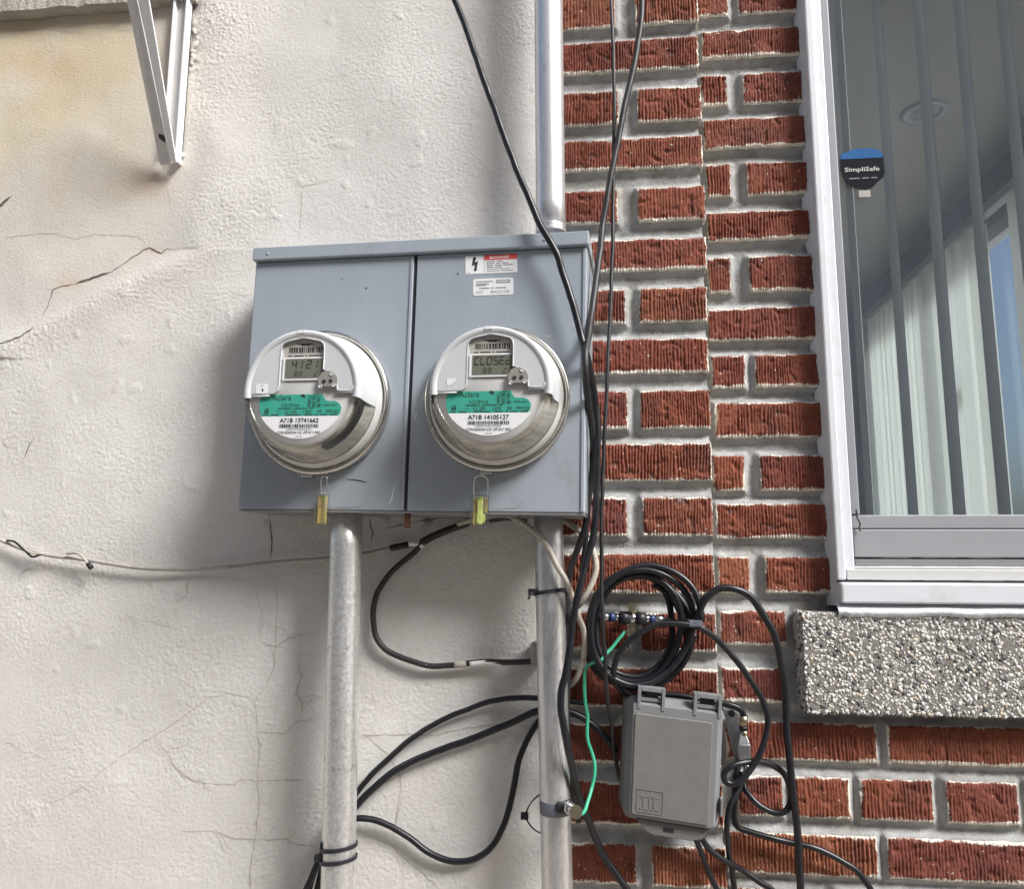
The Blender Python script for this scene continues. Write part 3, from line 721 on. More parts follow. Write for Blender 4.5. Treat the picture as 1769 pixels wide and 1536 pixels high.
# loose thread of gasket at the rail corner
gk = [at(x, y, .022) for x, y in ((1479, 880), (1481, 895), (1486, 905), (1484, 913), (1487, 918))]
obj('gasket', MB().tube(spline(gk, .002), .0011, 6), 'gasket', win)
GY = .045
obj('pane', MB().box((xc3 + .0002, GY, zd + .0003), (WIN_R - .056, GY + .004, z_top - .053)), 'glass_hazed', win)
obj('stile', MB().box((WIN_R - .0555, .026, z_strip_t + .001), (WIN_R - .0505, .062, z_top - .052)), 'sash', win)
# wavy caulk between brick and casing
zz = np.arange(z_sill_bot - .004, z_top, .003); cv = []
for z in zz:
    b = wl - .0085 + .0022 * float(pnoise(z * 38, 2.2, 3)) + .0030 * float(pnoise(z * 9, 7.1, 5)) + .0008 * float(pnoise(z * 160, 1.1, 7))
    for t in np.linspace(0, 1, 5): cv.append((b + (wl + .002 - b) * t, WALL_Y + .0095 - .026 * t ** 1.6 - .001 * float(pnoise(z * 90, t * 3, 8)), z))
nz_ = len(zz)
cme = MB().add(cv, [(5 * i + k, 5 * i + k + 1, 5 * i + k + 6, 5 * i + k + 5) for i in range(nz_ - 1) for k in range(4)], True)
obj('caulk', cme, 'caulk', win)
# caulk bead along the top of the stone
xq = np.arange(wl - .004, 1.25, .004); cv = []
for x in xq:
    lo = sz1 - .006 - .004 * float(pnoise(x * 17, 4.4, 2)) - .0012 * float(pnoise(x * 110, 4.4, 4))
    hi = z_sill_bot + .004
    for t in np.linspace(0, 1, 5): cv.append((x, SY + .0005 - .0045 * math.sin(math.pi * min(1, t * 1.2)) ** .7 + .018 * t * t + (.003 if t == 0 else 0), lo + (hi - lo) * t))
obj('caulk', MB().add(cv, [(5 * i + k, 5 * i + k + 1, 5 * i + k + 6, 5 * i + k + 5) for i in range(len(xq) - 1) for k in range(4)], True), 'caulk', win)

# ------------------------------------------------------------------ the room behind
XR, YB, ZC, ZF = 1.55, 4.3, 3.02, .55
XL = -.9
def struct(name, mb, m_, label): return tag(obj(name, mb, m_), label, kind='structure')
struct('ceiling', MB().box((XL, .222, ZC), (XR + .2, YB + .1, ZC + .1)), 'ceil', 'plain room ceiling seen up through the glass')
struct('room_floor', MB().box((XL, .222, ZF - .1), (XR + .2, YB + .1, ZF)), 'floor', 'wooden floor of the room')
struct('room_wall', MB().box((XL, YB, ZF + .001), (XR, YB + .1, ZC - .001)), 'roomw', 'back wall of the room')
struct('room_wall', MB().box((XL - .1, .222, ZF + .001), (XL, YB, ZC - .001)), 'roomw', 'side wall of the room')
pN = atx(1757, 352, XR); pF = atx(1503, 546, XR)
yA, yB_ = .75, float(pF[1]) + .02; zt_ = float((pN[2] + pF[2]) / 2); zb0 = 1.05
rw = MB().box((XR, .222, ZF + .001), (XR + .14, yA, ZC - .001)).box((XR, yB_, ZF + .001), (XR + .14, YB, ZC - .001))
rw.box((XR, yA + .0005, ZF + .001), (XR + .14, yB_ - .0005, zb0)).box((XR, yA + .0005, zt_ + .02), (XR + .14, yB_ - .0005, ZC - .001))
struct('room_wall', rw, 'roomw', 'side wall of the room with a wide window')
sw = empty('side_window', (XR + .1, (yA + yB_) / 2, zb0), 'bright side window of the room, seen behind its own blinds', 'window')
f = MB()
for y in np.linspace(yA + .03, yB_ - .03, 4): f.box((XR + .06, y - .025, zb0), (XR + .11, y + .025, zt_ + .019))
f.box((XR + .062, yA + .001, zb0 + .001), (XR + .108, yB_ - .001, zb0 + .05)).box((XR + .062, yA + .001, zt_ - .04), (XR + .108, yB_ - .001, zt_ + .018))
obj('frame', f, 'white', sw)
obj('pane', MB().box((XR + .083, yA, zb0), (XR + .087, yB_, zt_ + .018)), 'glass', sw)
lp = atx(1677, 669, XR + .03)
obj('latch', MB().box((XR + .02, lp[1] - .06, lp[2] - .03), (XR + .058, lp[1] + .06, lp[2] + .03)), 'tan', sw, bevel=.005)
fb = empty('vertical_blinds', (XR - .02, 2.0, zt_), 'cream vertical blinds hanging over the side window, glowing with daylight', 'blinds')
obj('headrail', MB().box((XR - .045, yA - .05, zt_), (XR - .005, yB_ - .01, zt_ + .035)), 'cream', fb, bevel=.004)
gap1 = float(atx(1664, 700, XR)[1]); y = yB_ - .04; i = 0
while y > .35:
    skip = abs(y - gap1) < .055
    g2 = float(atx(1762, 700, XR)[1]); skip = skip or abs(y - g2) < .11
    if not skip:
        a = math.radians(random.choice((6, 14, 24, 34)) + random.uniform(-4, 4)); h_ = .0445
        dx, dy = h_ * math.sin(a), h_ * math.cos(a); mbs = MB()
        pts = [(XR - .025 - dx * t + .006 * (1 - t * t), y + dy * t) for t in (-1, -.5, 0, .5, 1)]
        dz = random.uniform(-.004, .004); vs = []
        for k, (qx, qy) in enumerate(pts): vs += [(qx, qy, zb0 + .0), (qx, qy, zt_ - .004 + dz)]
        off = [(v[0] + .0012, v[1], v[2]) for v in vs]
        mbs.add(vs, [(2 * k, 2 * k + 1, 2 * k + 3, 2 * k + 2) for k in range(4)], True)
        obj('slat', mbs, 'farslat', fb)
    y -= .074 if not skip else .037; i += 1
# near blinds: turned almost edge-on
nb = empty('vertical_blinds', (.7, .15, z_top), 'grey vertical blinds turned edge-on right behind the window glass', 'blinds')
obj('headrail', MB().box((.30, .12, z_top - .02), (1.25, .16, z_top + .02)), 'white', nb, bevel=.004)
for (px_, wpx) in ((1480, 11), (1552, 15), (1629, 18), (1704, 18), (1784, 18), (1866, 18), (1950, 18), (2036, 18), (2120, 18)):
    c = at(px_, 545, .15); r_ = ray(px_, 545); th = math.atan2(r_[0], r_[1]) - math.asin(min(.9, wpx * .00095 / .089))
    ux, uy = math.sin(th), math.cos(th); h_ = .0445; b_ = .005; vs = []
    for t in (-1, -.5, 0, .5, 1):
        qx = c[0] + ux * h_ * t + uy * b_ * (1 - t * t); qy = c[1] + uy * h_ * t - ux * b_ * (1 - t * t)
        vs += [(qx, qy, 1.02), (qx, qy, z_top - .022)]
    off = [(v[0] + .0012, v[1], v[2]) for v in vs]
    mbs = MB().add(vs, [(2 * k, 2 * k + 1, 2 * k + 3, 2 * k + 2) for k in range(4)], True).add(off, [(2 * k, 2 * k + 2, 2 * k + 3, 2 * k + 1) for k in range(4)], True)
    obj('slat', mbs, 'slat', nb)
# recessed ceiling light
d_ = ray(1597, 192); lt = CAM + d_ * ((ZC - CAMZ) / d_[2])
frl = lambda u, v, d: (lt[0] + u, lt[1] + v, ZC - d)
rl = empty('recessed_light', tuple(lt), 'round white recessed light in the ceiling, switched off', 'ceiling light')
obj('trim_ring', MB().lathe([(.072, .0005), (.074, .006), (.058, .009), (.050, .004), (.048, -.0)], frl, 40), 'white', rl)
obj('baffle', MB().lathe([(.048, .0012), (.036, .002), (.030, .0035), (.0001, .0035)], frl, 40), 'port', rl)
obj('lens', MB().lathe([(.028, .0045), (.018, .008), (.0001, .0085)], frl, 32), 'white', rl)

# security sticker on the glass
sb = empty('security_sticker', tuple(at(1486, 340, GY)), 'dark shield sticker with a blue top stuck on the window glass', 'sticker')
P0 = at(1490, 295, GY - .0012); ex = np.array([1, 0, 0]); ez = np.array([0, 0, 1])
kpx = float(np.linalg.norm(at(1524, 295, GY) - at(1449, 295, GY))) / 75.0
frs = lambda u, v, d: tuple(P0 + ex * u * kpx - ez * v * kpx - np.array([0, d, 0]))
obj('shield', MB().prism([(-37, -26), (37, -26), (38, -2), (38, 5), (35, 14), (27, 20), (14, 33), (3, 36), (-14, 33), (-29, 24), (-36, 8), (-38, -6)], 0, .0003, frs), 'stickblack', sb)
obj('top_band', MB().prism([(-37, -24), (-36, -34), (-20, -40), (0, -44), (20, -42), (34, -37), (37, -24)], .0004, .0006, frs), 'stickblue', sb)
tx = MB(); text(tx, 'SimpliSafe', -1, -2, 11, .0009, lambda u, v, d: frs(u, -v - 4, d), width=60, bold=.012)
obj('lettering', tx, 'inkg' if False else 'plastic2', sb)
tx = MB()
for k, (a, b) in enumerate(((-24, -6), (-2, 10), (14, 24))): rect(tx, a, 13, b, 15, .0009, frs)
obj('small_print', tx, 'inkg', sb)
obj('backing_tab', MB().prism([(-9, 37), (11, 37), (11, 50), (-9, 50)], 0, .0003, frs), 'port', sb)

# ================================================================== meter box
YAWD = .036
cTL = at(437, 432, -.115 + YAWD / 2); cBL = at(417, 880, -.115 + YAWD / 2); cTR = at(1012, 403, -.115 - YAWD / 2); cBR = at(1012, 887, -.115 - YAWD / 2)
bx = (cTR + cBR - cTL - cBL); bx /= np.linalg.norm(bx)
bz = (cTL + cTR - cBL - cBR); bz -= bx * np.dot(bx, bz); bz /= np.linalg.norm(bz)
bn = np.cross(bx, bz)                                           # points to the camera
B0 = (cTL + cBL + cTR + cBR) / 4
if bn[1] > 0: bn = -bn
def BF(u, v, d): return tuple(B0 + bx * u + bz * v + bn * d)
def bl(px, py, d=0.0):
    P = atn(px, py, B0 + bn * d, bn) - B0; return float(np.dot(P, bx)), float(np.dot(P, bz))
HW = float(np.dot((cTR + cBR - cTL - cBL) / 4, bx)); HH = float(np.dot((cTL + cTR - cBL - cBR) / 4, bz))
BD = float(B0[1] * -1) - .012
mbox = empty('meter_box', BF(0, -HH, -BD / 2), 'wide blue-grey steel meter box with two covers, mounted on the stucco', 'meter box')
us = bl(709, 660)[0]; zl = HH - .0195                           # split between the covers, underside of the lid lip
obj('case', MB().box((-HW, -HH, -.122), (HW, HH - .003, -.004), BF), 'box', mbox, bevel=.003)
obj('seam', MB().box((us - .004, -HH + .003, -.0045), (us + .004, zl, -.0028), BF), 'boxdark', mbox)
obj('cover', MB().box((-HW + .0005, -HH + .0005, -.0035), (us - .0024, zl - .001, .0), BF), 'box', mbox, bevel=.0018, seg=3)
obj('cover', MB().box((us + .0024, -HH + .0005, -.0035), (HW - .0005, zl - .001, .0), BF), 'box', mbox, bevel=.0018, seg=3)
obj('cover_flange', MB().box((us - .0072, -HH + .002, .0001), (us - .0028, zl - .002, .0016), BF), 'box', mbox, bevel=.0007)
obj('cover_flange', MB().box((HW - .0055, -HH + .002, .0001), (HW - .0008, zl - .002, .0018), BF), 'box', mbox, bevel=.0007)
obj('lid', MB().box((-HW - .002, zl, -.124), (HW + .003, HH + .001, .0075), BF), 'box', mbox, bevel=.0015)
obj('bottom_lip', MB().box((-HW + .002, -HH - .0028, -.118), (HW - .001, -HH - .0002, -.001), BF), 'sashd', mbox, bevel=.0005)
hp = bl(701, 898)
obj('hasp', MB().box((hp[0] - .0042, -HH - .024, -.010), (hp[0] + .0042, -HH - .003, -.006), BF), 'rust', mbox, bevel=.0006)
def boxstrip(name, pts, w, m_):
    P = [bl(x, y) for x, y in pts]; mbq = MB(); n = len(P); vs = []
    for i, (u, v) in enumerate(P):
        t = np.array(P[min(i + 1, n - 1)]) - np.array(P[max(i - 1, 0)]); t /= np.linalg.norm(t) + 1e-9
        h = w / 2 * (math.sin(math.pi * (i + .35) / (n - .3)) * .9 + .1)
        vs += [BF(u - t[1] * h, v + t[0] * h, .00035), BF(u + t[1] * h, v - t[0] * h, .00035)]
    mbq.add(vs, [(2 * i, 2 * i + 1, 2 * i + 3, 2 * i + 2) for i in range(n - 1)]); obj(name, mbq, m_, mbox)
for p, w, m_ in (([(598,828),(612,829),(624,831),(633,834)], .0016, 'gasket'), ([(673,872),(677,860),(682,838)], .0013, 'labelw'),
                 ([(560,878),(590,877),(622,876),(632,868),(640,850)], .0008, 'sashd'), ([(736,662),(730,690),(728,700)], .001, 'labelw'),
                 ([(850,880),(893,878),(899,872),(905,862)], .0008, 'sashd'), ([(938,579),(946,581),(952,581)], .001, 'labelw'),
                 ([(720,712),(717,726)], .0012, 'labelw'), ([(1003,786),(1008,790)], .0014, 'labelw')):
    boxstrip('scratch', p, w, m_)
for x, y, r in ((591, 482, .0011), (633, 498, .0016), (791, 473, .0014), (846, 447, .0006)):
    u, v = bl(x, y); obj('paint_pit', MB().flat([(u + r * math.cos(t), v + r * math.sin(t)) for t in np.linspace(0, 6.28, 9)[:-1]], .0003, BF), 'gasket', mbox)
for x in (462, 940):
    u, v = bl(x, 446, .0076); obj('rivet', MB().lathe([(.0022, 0), (.0018, .0008), (.0001, .0011)], lambda a, b, d: BF(u + a, HH - .010 + b, .0075 + d), 14), 'box', mbox)
# danger label: measured corners
def quad_frame(p00, p10, p01):                                  # px corners: bottom-left, bottom-right, top-left -> unit frame
    a, b, c = [np.array(bl(*p)) for p in (p00, p10, p01)]
    return lambda u, v, d: BF(*(a + (b - a) * u + (c - a) * v), d)
q = quad_frame((804.5, 474), (894, 470), (804, 442.5))
wlb = obj('warning_label', MB().prism([(0, 0), (1, 0), (1, 1), (0, 1)], .0001, .0004, q), 'labelw', mbox)
tr = MB(); rect(tr, .365, .72, 1, 1, .0006, q); obj('red_banner', tr, 'red', wlb)
bo = MB(); bo.flat([(.155,.92),(.215,.92),(.185,.63),(.25,.70),(.215,.28),(.235,.28),(.185,.12),(.155,.26),(.175,.27),(.178,.50),(.12,.42)], .0006, q)
obj('lightning_bolt', bo, 'ink', wlb)
tx = MB(); text(tx, 'DANGER', .70, .855, .15, .0008, q, width=.31, bold=.01); tx.flat([(.465, .79), (.53, .79), (.4975, .93)], .0008, q)
obj('lettering', tx, 'labelw', wlb)
tx = MB(); rect(tx, .362, .03, .368, .97, .0007, q)
for row, segs in enumerate((((.41, .58), (.61, .73)), ((.41, .56), (.59, .68), (.71, .83)), ((.41, .54), (.57, .71), (.73, .92)), ((.41, .54), (.57, .70)))):
    for a, b in segs: rect(tx, a, .615 - row * .105, b, .66 - row * .105, .0007, q)
for a, b in ((.41, .62), (.65, .86)): rect(tx, a, .21, b, .235, .0007, q)
for a, b in ((.41, .66), (.69, .93)): rect(tx, a, .11, b, .135, .0007, q)
rect(tx, .03, .06, .10, .08, .0007, q)
obj('small_print', tx, 'inkg', wlb)
q2 = quad_frame((817.5, 511), (887, 508.5), (817.5, 482))
rb = obj('catalog_label', MB().prism([(u / 70, v / 28) for u, v in rrect(0, 0, 70, 28, 3)], .0001, .0004, q2), 'labelw', mbox)
tx = MB(); text(tx, 'CAT', .17, .19, .17, .0007, q2, width=.18); text(tx, 'SN251CR', .67, .19, .17, .0007, q2, width=.47)
for a, b in ((.15, .40), (.44, .51), (.56, .83)): rect(tx, a, .40, b, .455, .0007, q2)
for a, b, v in ((.07, .50, .80), (.07, .40, .66), (.07, .33, .57)): rect(tx, a, v, b, v + .045, .0007, q2)
obj('lettering', tx, 'inkg', rb)
tx = MB(); rect(tx, .575, .70, .92, .90, .0006, q2); obj('dark_banner', tx, 'inkg', rb)
tx = MB(); text(tx, 'AMERI', .76, .80, .10, .0008, q2, width=.24)
tx.v = []; tx.f = []; tx.sm = []
rect(tx, .61, .745, .64, .855, .0008, q2)
for k in range(5): rect(tx, .665 + k * .046, .755, .695 + k * .046, .845, .0008, q2)
obj('banner_print', tx, 'labelw', rb)

# ================================================================== electric meters
SEG = {'0': 'abcdef', '1': 'bc', '2': 'abged', '3': 'abgcd', '4': 'fgbc', '5': 'afgcd', '6': 'afgedc', '7': 'abc', '8': 'abcdefg', '9': 'abcdfg',
       'C': 'afed', 'L': 'fed', 'O': 'abcdef', 'S': 'afgcd', 'E': 'afged', 'd': 'bcdeg', 'o': 'cdeg', 'c': 'ged'}
def seg7(mb, ch, u, v, w, h, d, fr):
    t = h * .105; s = .10 * h
    for k in SEG[ch]:
        if k in 'agd':
            y = {'a': h - t, 'g': h / 2, 'd': t}[k]; sh = s * y / h
            mb.flat([(u + t * .6 + sh, v + y - t * .5), (u + w - t * .6 + sh, v + y - t * .5), (u + w - t * .6 + sh, v + y + t * .5), (u + t * .6 + sh, v + y + t * .5)], d, fr)
        else:
            x = w - t * .5 if k in 'bc' else t * .5; y0, y1 = (h / 2 + t * .4, h - t * 1.1) if k in 'bf' else (t * 1.1, h / 2 - t * .4)
            mb.flat([(u + x - t * .5 + s * y0 / h, v + y0), (u + x + t * .5 + s * y0 / h, v + y0), (u + x + t * .5 + s * y1 / h, v + y1), (u + x - t * .5 + s * y1 / h, v + y1)], d, fr)
def circ(cx_, cy_, r, a0=0, a1=360, n=24): return [(cx_ + r * math.cos(math.radians(a0 + (a1 - a0) * i / n)), cy_ + r * math.sin(math.radians(a0 + (a1 - a0) * i / n))) for i in range(n + 1)]
def make_meter(ring_c, ring_w, face_c, label, serial, unit, rows, left):
    u0, v0 = bl(*ring_c); RO = (bl(ring_c[0] + ring_w / 2, ring_c[1])[0] - bl(ring_c[0] - ring_w / 2, ring_c[1])[0]) / 2
    # depth of the face: where its centre sits over the ring centre
    best = min((math.hypot(bl(*face_c, d)[0] - u0, bl(*face_c, d)[1] - v0), d) for d in np.linspace(.05, .16, 56)); D = best[1]
    fc = bl(*face_c, D); RF = (bl(face_c[0] + 101.5, face_c[1], D)[0] - bl(face_c[0] - 101.5, face_c[1], D)[0]) / 2
    RF = RF * (1.0 if left else 1.055)
    root = empty('electric_meter', BF(u0, v0, 0), label, 'electric meter', 'electric meters on the meter box')
    def M(a, b, d):                                              # slides from the ring centre to the face centre
        t = d / D; return BF(u0 + (fc[0] - u0) * t + a, v0 + (fc[1] - v0) * t + b, d)
    def F(u, v, d): return M((u - .012) * RF, (v + .022) * RF, D + d)
    obj('sealing_ring', MB().lathe([(RO * .93, .0005), (RO * .985, .0006), (RO, .003), (RO, .014), (RO * .985, .0165), (RO * .955, .017), (RO * .945, .014), (RO * .90, .013)], M, 96), 'ring', root)
    obj('ring_clip', MB().box((-.020, -RO - .004, .002), (-.002, -RO + .003, .015), M).box((-.026, -RO + .001, .004), (-.022, -RO + .006, .0155), M), 'ring', root, bevel=.001)
    obj('base_flange', MB().lathe([(RO * .92, .010), (RO * .915, .020), (RO * .885, .024), (RO * .87, .026)], M, 96), 'plastic2', root)
    tS, tE = math.radians(-8), math.radians(188)                # the opaque upper shell
    side = [(RO * .87, .024), (RO * .865, .032), (RF * 1.02, D * .62), (RF * 1.0, D * .8)]
    obj('shell', MB().lathe(side + [(RF * .998, D - .004), (RF * .975, D + .003), (RF * .93, D + .0045), (RF * .86, D + .002), (RF * .855, D - .004)], M, 80, tS, tE), 'plastic', root)
    obj('inner_band', MB().lathe([(RO * .866, .0245), (RO * .848, .034), (RF * .985, D * .58), (RF * .98, D * .62), (RF * .955, D * .64), (RF * .955, D - .010), (RF * .88, D - .006)], M, 96), 'smoke', root)
    if left:
        obj('dark_gasket', MB().lathe([(RF * .985, D * .66), (RF * .985, D * .93), (RF * .96, D * .95)], M, 40, math.radians(-68), math.radians(-9)), 'darkband', root)
    obj('clear_cover', MB().lathe([(RO * .875, .024), (RO * .868, .034), (RF * 1.015, D * .66), (RF * 1.005, D - .006), (RF * .985, D + .002), (RF * .94, D + .004), (RF * .90, D + .002)], M, 80, tE - .004, tS + 2 * math.pi + .004), 'clear', root)
    obj('cover_rim', MB().lathe([(RF * .93, D + .001), (RF * .915, D + .0035), (RF * .885, D + .003), (RF * .87, D - .001)], M, 64, tE, tS + 2 * math.pi), 'clear', root)
    obj('faceplate', MB().lathe([(RF * .90, D - .005), (RF * .88, D - .0028), (.0001, D - .0028)], M, 80), 'plastic2', root)
    zf = -.0028
    # raised upper plate with the arched bay
    pl = [(-.87, -.09), (-.87, .0)] + [(math.cos(math.radians(a)) * .88, math.sin(math.radians(a)) * .88) for a in np.linspace(178, 2, 40)] + [(.88, -.045), (.66, -.045)]
    pl += [(.62, -.03), (.615, .06), (.58, .20), (.50, .27), (.37, .30)]
    pl += [(.37, .62)] + [(.37 - .12 + .12 * math.cos(math.radians(a)), .66 + .12 * math.sin(math.radians(a))) for a in (20, 50, 80)] + [(0, .835)] + [(-.37 + .12 + .12 * math.cos(math.radians(a)), .66 + .12 * math.sin(math.radians(a))) for a in (100, 130, 160)]
    pl += [(-.37, .62), (-.37, .06)] + [(-.51 + .14 * math.cos(math.radians(a)), .05 + .14 * math.sin(math.radians(a))) for a in (0, -30, -60, -90)]
    obj('upper_plate', MB().prism(pl, zf + .0002, .0022, F), 'plastic', root, bevel=.0009)
    pa = pl[44:]; obj('plate_edge', MB().tube([F(a, b, .0023) for a, b in pl[41:]] , .0009, 6), 'plastic', root)
    obj('shell_lip', MB().tube([F(a, b, .0012) for a, b in ((-.99, -.11), (-.75, -.115), (-.52, -.11))], .0011, 6).tube([F(a, b, .0012) for a, b in ((.62, -.07), (.8, -.065), (.99, -.085))], .0011, 6), 'plastic', root)
    # bay: beige data label, bezel and display
    dl = obj('data_label', MB().prism([(-.33, .50), (.34, .50), (.34, .66), (.25, .76), (0, .80), (-.25, .76), (-.33, .66)], zf + .0002, zf + .0006, F), 'labelb', root)
    bars = MB(); x = -.25
    while x < .29:
        w_ = random.choice((.012, .02, .03)); rect(bars, x, .60, x + w_, .69, zf + .0009, F); x += w_ + random.choice((.012, .02))
    for a, b in ((-.12, .16), (-.05, .10)): rect(bars, a, .735 - (b < .12) * .02, b, .75 - (b < .12) * .02, zf + .0009, F)
    for a, b in ((-.27, -.2), (-.17, 0), (.03, .06), (.09, .3)): rect(bars, a, .54, b, .556, zf + .0009, F)
    obj('printing', bars, 'ink', dl)
    bz_ = [(-.34, .14), (.345, .14), (.345, .52), (-.34, .52)]
    obj('bezel', MB().prism(bz_, zf + .0008, zf + .0022, F), 'labelw', root, bevel=.0006)
    lc = obj('display', MB().prism([(-.29, .18), (.345, .18), (.345, .495), (-.29, .495)], zf + .0024, zf + .0028, F), 'lcd', root)
    sg = MB()
    big, small = rows
    for ch, u in big: seg7(sg, ch, u, .325, .085, .15, zf + .0031, F)
    for ch, u in small: seg7(sg, ch, u, .205, .055, .085, zf + .0031, F)
    sg.flat([(.20, .205), (.25, .205), (.225, .23)], zf + .0031, F); rect(sg, .30, .205, .32, .24, zf + .0031, F); rect(sg, .235, .255, .27, .27, zf + .0031, F)
    obj('digits', sg, 'lcdseg', lc)
    # optical port
    po = obj('optical_port', MB().prism(circ(.46, .115, .168, -35, 215, 30), zf + .0005, .0036, F), 'port', root, bevel=.0008)
    hs = MB()
    for a, b in ((.40, .10), (.51, .105)): hs.flat(circ(a, b, .033), .0041, F)
    obj('port_eye', hs, 'ink', po)
    pe = MB()
    for a, b in ((.52, .22), (.34, .02), (.565, .035)): pe.lathe([(.030, .0037), (.030, .0046), (.022, .0049), (.02, .0042), (.0001, .0042)], lambda x_, y_, d_: F(a + x_, b + y_, d_), 18)
    obj('port_stud', pe, 'plastic', po)
    # green nameplate
    gp = [(-.71, -.18), (-.68, -.11), (-.62, -.085), (.34, -.085), (.36, -.13), (.40, -.185), (.47, -.20), (.56, -.20), (.63, -.235), (.665, -.30), (.66, -.38), (.62, -.435), (-.66, -.435), (-.70, -.32)]
    if left: gp = [(a + (.02 if a > 0 else 0), b) for a, b in gp]
    gl = obj('nameplate', MB().prism(gp, zf + .0002, zf + .0007, F), 'labelt', root)
    tx = MB(); zt2 = zf + .001
    text(tx, 'Aclara', -.33, -.135, .085, zt2, F, width=.33); text(tx, 'I-210+cn', -.17, -.255, .062, zt2, F, width=.30)
    text(tx, unit, .46, -.265, .038, zt2, F, width=.30)
    text(tx, 'CL 200', -.16, -.365, .05, zt2, F, width=.20); text(tx, '120V', .13, -.365, .05, zt2, F, width=.14)
    text(tx, '3W', .33, -.365, .05, zt2, F, width=.08); text(tx, 'FM12S', .54, -.365, .05, zt2, F, width=.20)
    text(tx, 'K.1', -.36, -.36, .03, zt2, F, width=.06)
    tx.flat(circ(.03, -.115, .035, 20, 200, 10), zt2, F); tx.flat([(.02, -.115), (.065, -.15), (.07, -.10)], zt2, F)
    for a, b in ((-.64, -.53), (-.49, -.36), (-.25, .02), (.08, .22), (.26, .31), (.34, .46), (.50, .62)): rect(tx, a, -.42, b, -.408, zt2, F)
    for a, b in ((-.38, -.15), (-.12, .12), (.15, .22)): rect(tx, a, -.318, b, -.306, zt2, F)
    for yy in (-.13, -.17, -.21, -.25, -.29): rect(tx, .12, yy - .003, .33, yy + .001, zt2, F)
    for k in range(6): rect(tx, .12 + k * .041, -.29, .124 + k * .041, -.125, zt2, F)
    for a, b in ((.14, -.19), (.14, -.23), (.14, -.27), (.22, -.15), (.22, -.23), (.22, -.27), (.30, -.15), (.30, -.19), (.30, -.27)): tx.flat(circ(a + .004, b, .011, 0, 360, 8), zt2, F)
    for t in range(3): tx.flat([(-.60 + .02 * t, -.345), (-.585 + .02 * t, -.345), (-.585 + .02 * t, -.36), (-.60 + .02 * t, -.36)], zt2, F)
    rect(tx, -.61, -.385, -.535, -.375, zt2, F); tx.tube([F(-.57 + .034 * math.cos(t), -.345 + .034 * math.sin(t), zt2) for t in np.linspace(0, 6.28, 14)], .00035, 4)
    obj('lettering', tx, 'ink', gl)
    # white utility label below
    wp = [(-.66, -.437)] + [(.80 * math.cos(math.radians(a)), .80 * math.sin(math.radians(a))) for a in np.linspace(213, 327, 24)] + [(.66, -.437)]
    ul = obj('utility_label', MB().prism(wp, zf + .0002, zf + .0006, F), 'labelw', root)
    tx = MB(); text(tx, 'A71B ' + serial, -.01, -.505, .075, zt2, F, width=.66, bold=.022)
    x = -.335
    while x < .32:
        w_ = random.choice((.010, .016, .022)); rect(tx, x, -.625, x + w_, -.565, zt2, F); x += w_ + random.choice((.010, .016))
    text(tx, 'HSZ9' + serial + 'QAV', .0, -.650, .03, zt2, F, width=.42, bold=.008)
    text(tx, 'CON EDISON CO. OF N.Y. INC.', .0, -.700, .044, zt2, F, width=.74, bold=.012)
    text(tx, 'CA 0.5', .0, -.762, .028, zt2, F, width=.11)
    obj('lettering', tx, 'ink', ul)
    obj('top_tag', MB().prism([(-.10, .90), (.03, .905), (.03, .955), (-.10, .95)], .0040, .0049, F), 'labelw', root)
    if left:
        st_ = obj('paper_tab', MB().prism(rrect(-.76, -.075, -.56, .085, .03), .0023, .0027, F), 'labelw', root)
        tx = MB(); text(tx, 'A7', -.655, .05, .028, .003, F, width=.05); tx.flat([(-.655, -.0), (-.63, .005), (-.625, -.03), (-.64, -.045), (-.65, -.04)], .003, F); obj('lettering', tx, 'ink', st_)
    else: obj('paper_scrap', MB().prism([(-.69, -.02), (-.69, .11), (-.53, .115), (-.60, .03)], .0023, .0027, F), 'labelw', root)
    return RO, (u0, v0)
ro1, mc1 = make_meter((556, 698), 236, (521, 674), 'electric meter reading 4121 on the left cover, with a dark strip on its side', '13741662', '51 542 947',
           ([('4', -.185), ('1', -.085), ('2', .06), ('1', .17)], [('6', -.13), ('0', -.05)]), True)
ro2, mc2 = make_meter((859, 692), 248, (847, 668), 'electric meter on the right cover, its display reading CLOSEd', '14105127', '51 475 001',
           ([('C', -.265), ('L', -.165), ('O', -.06), ('S', .045), ('E', .145), ('c', .24)], [('9', -.12), ('9', -.04)]), False)

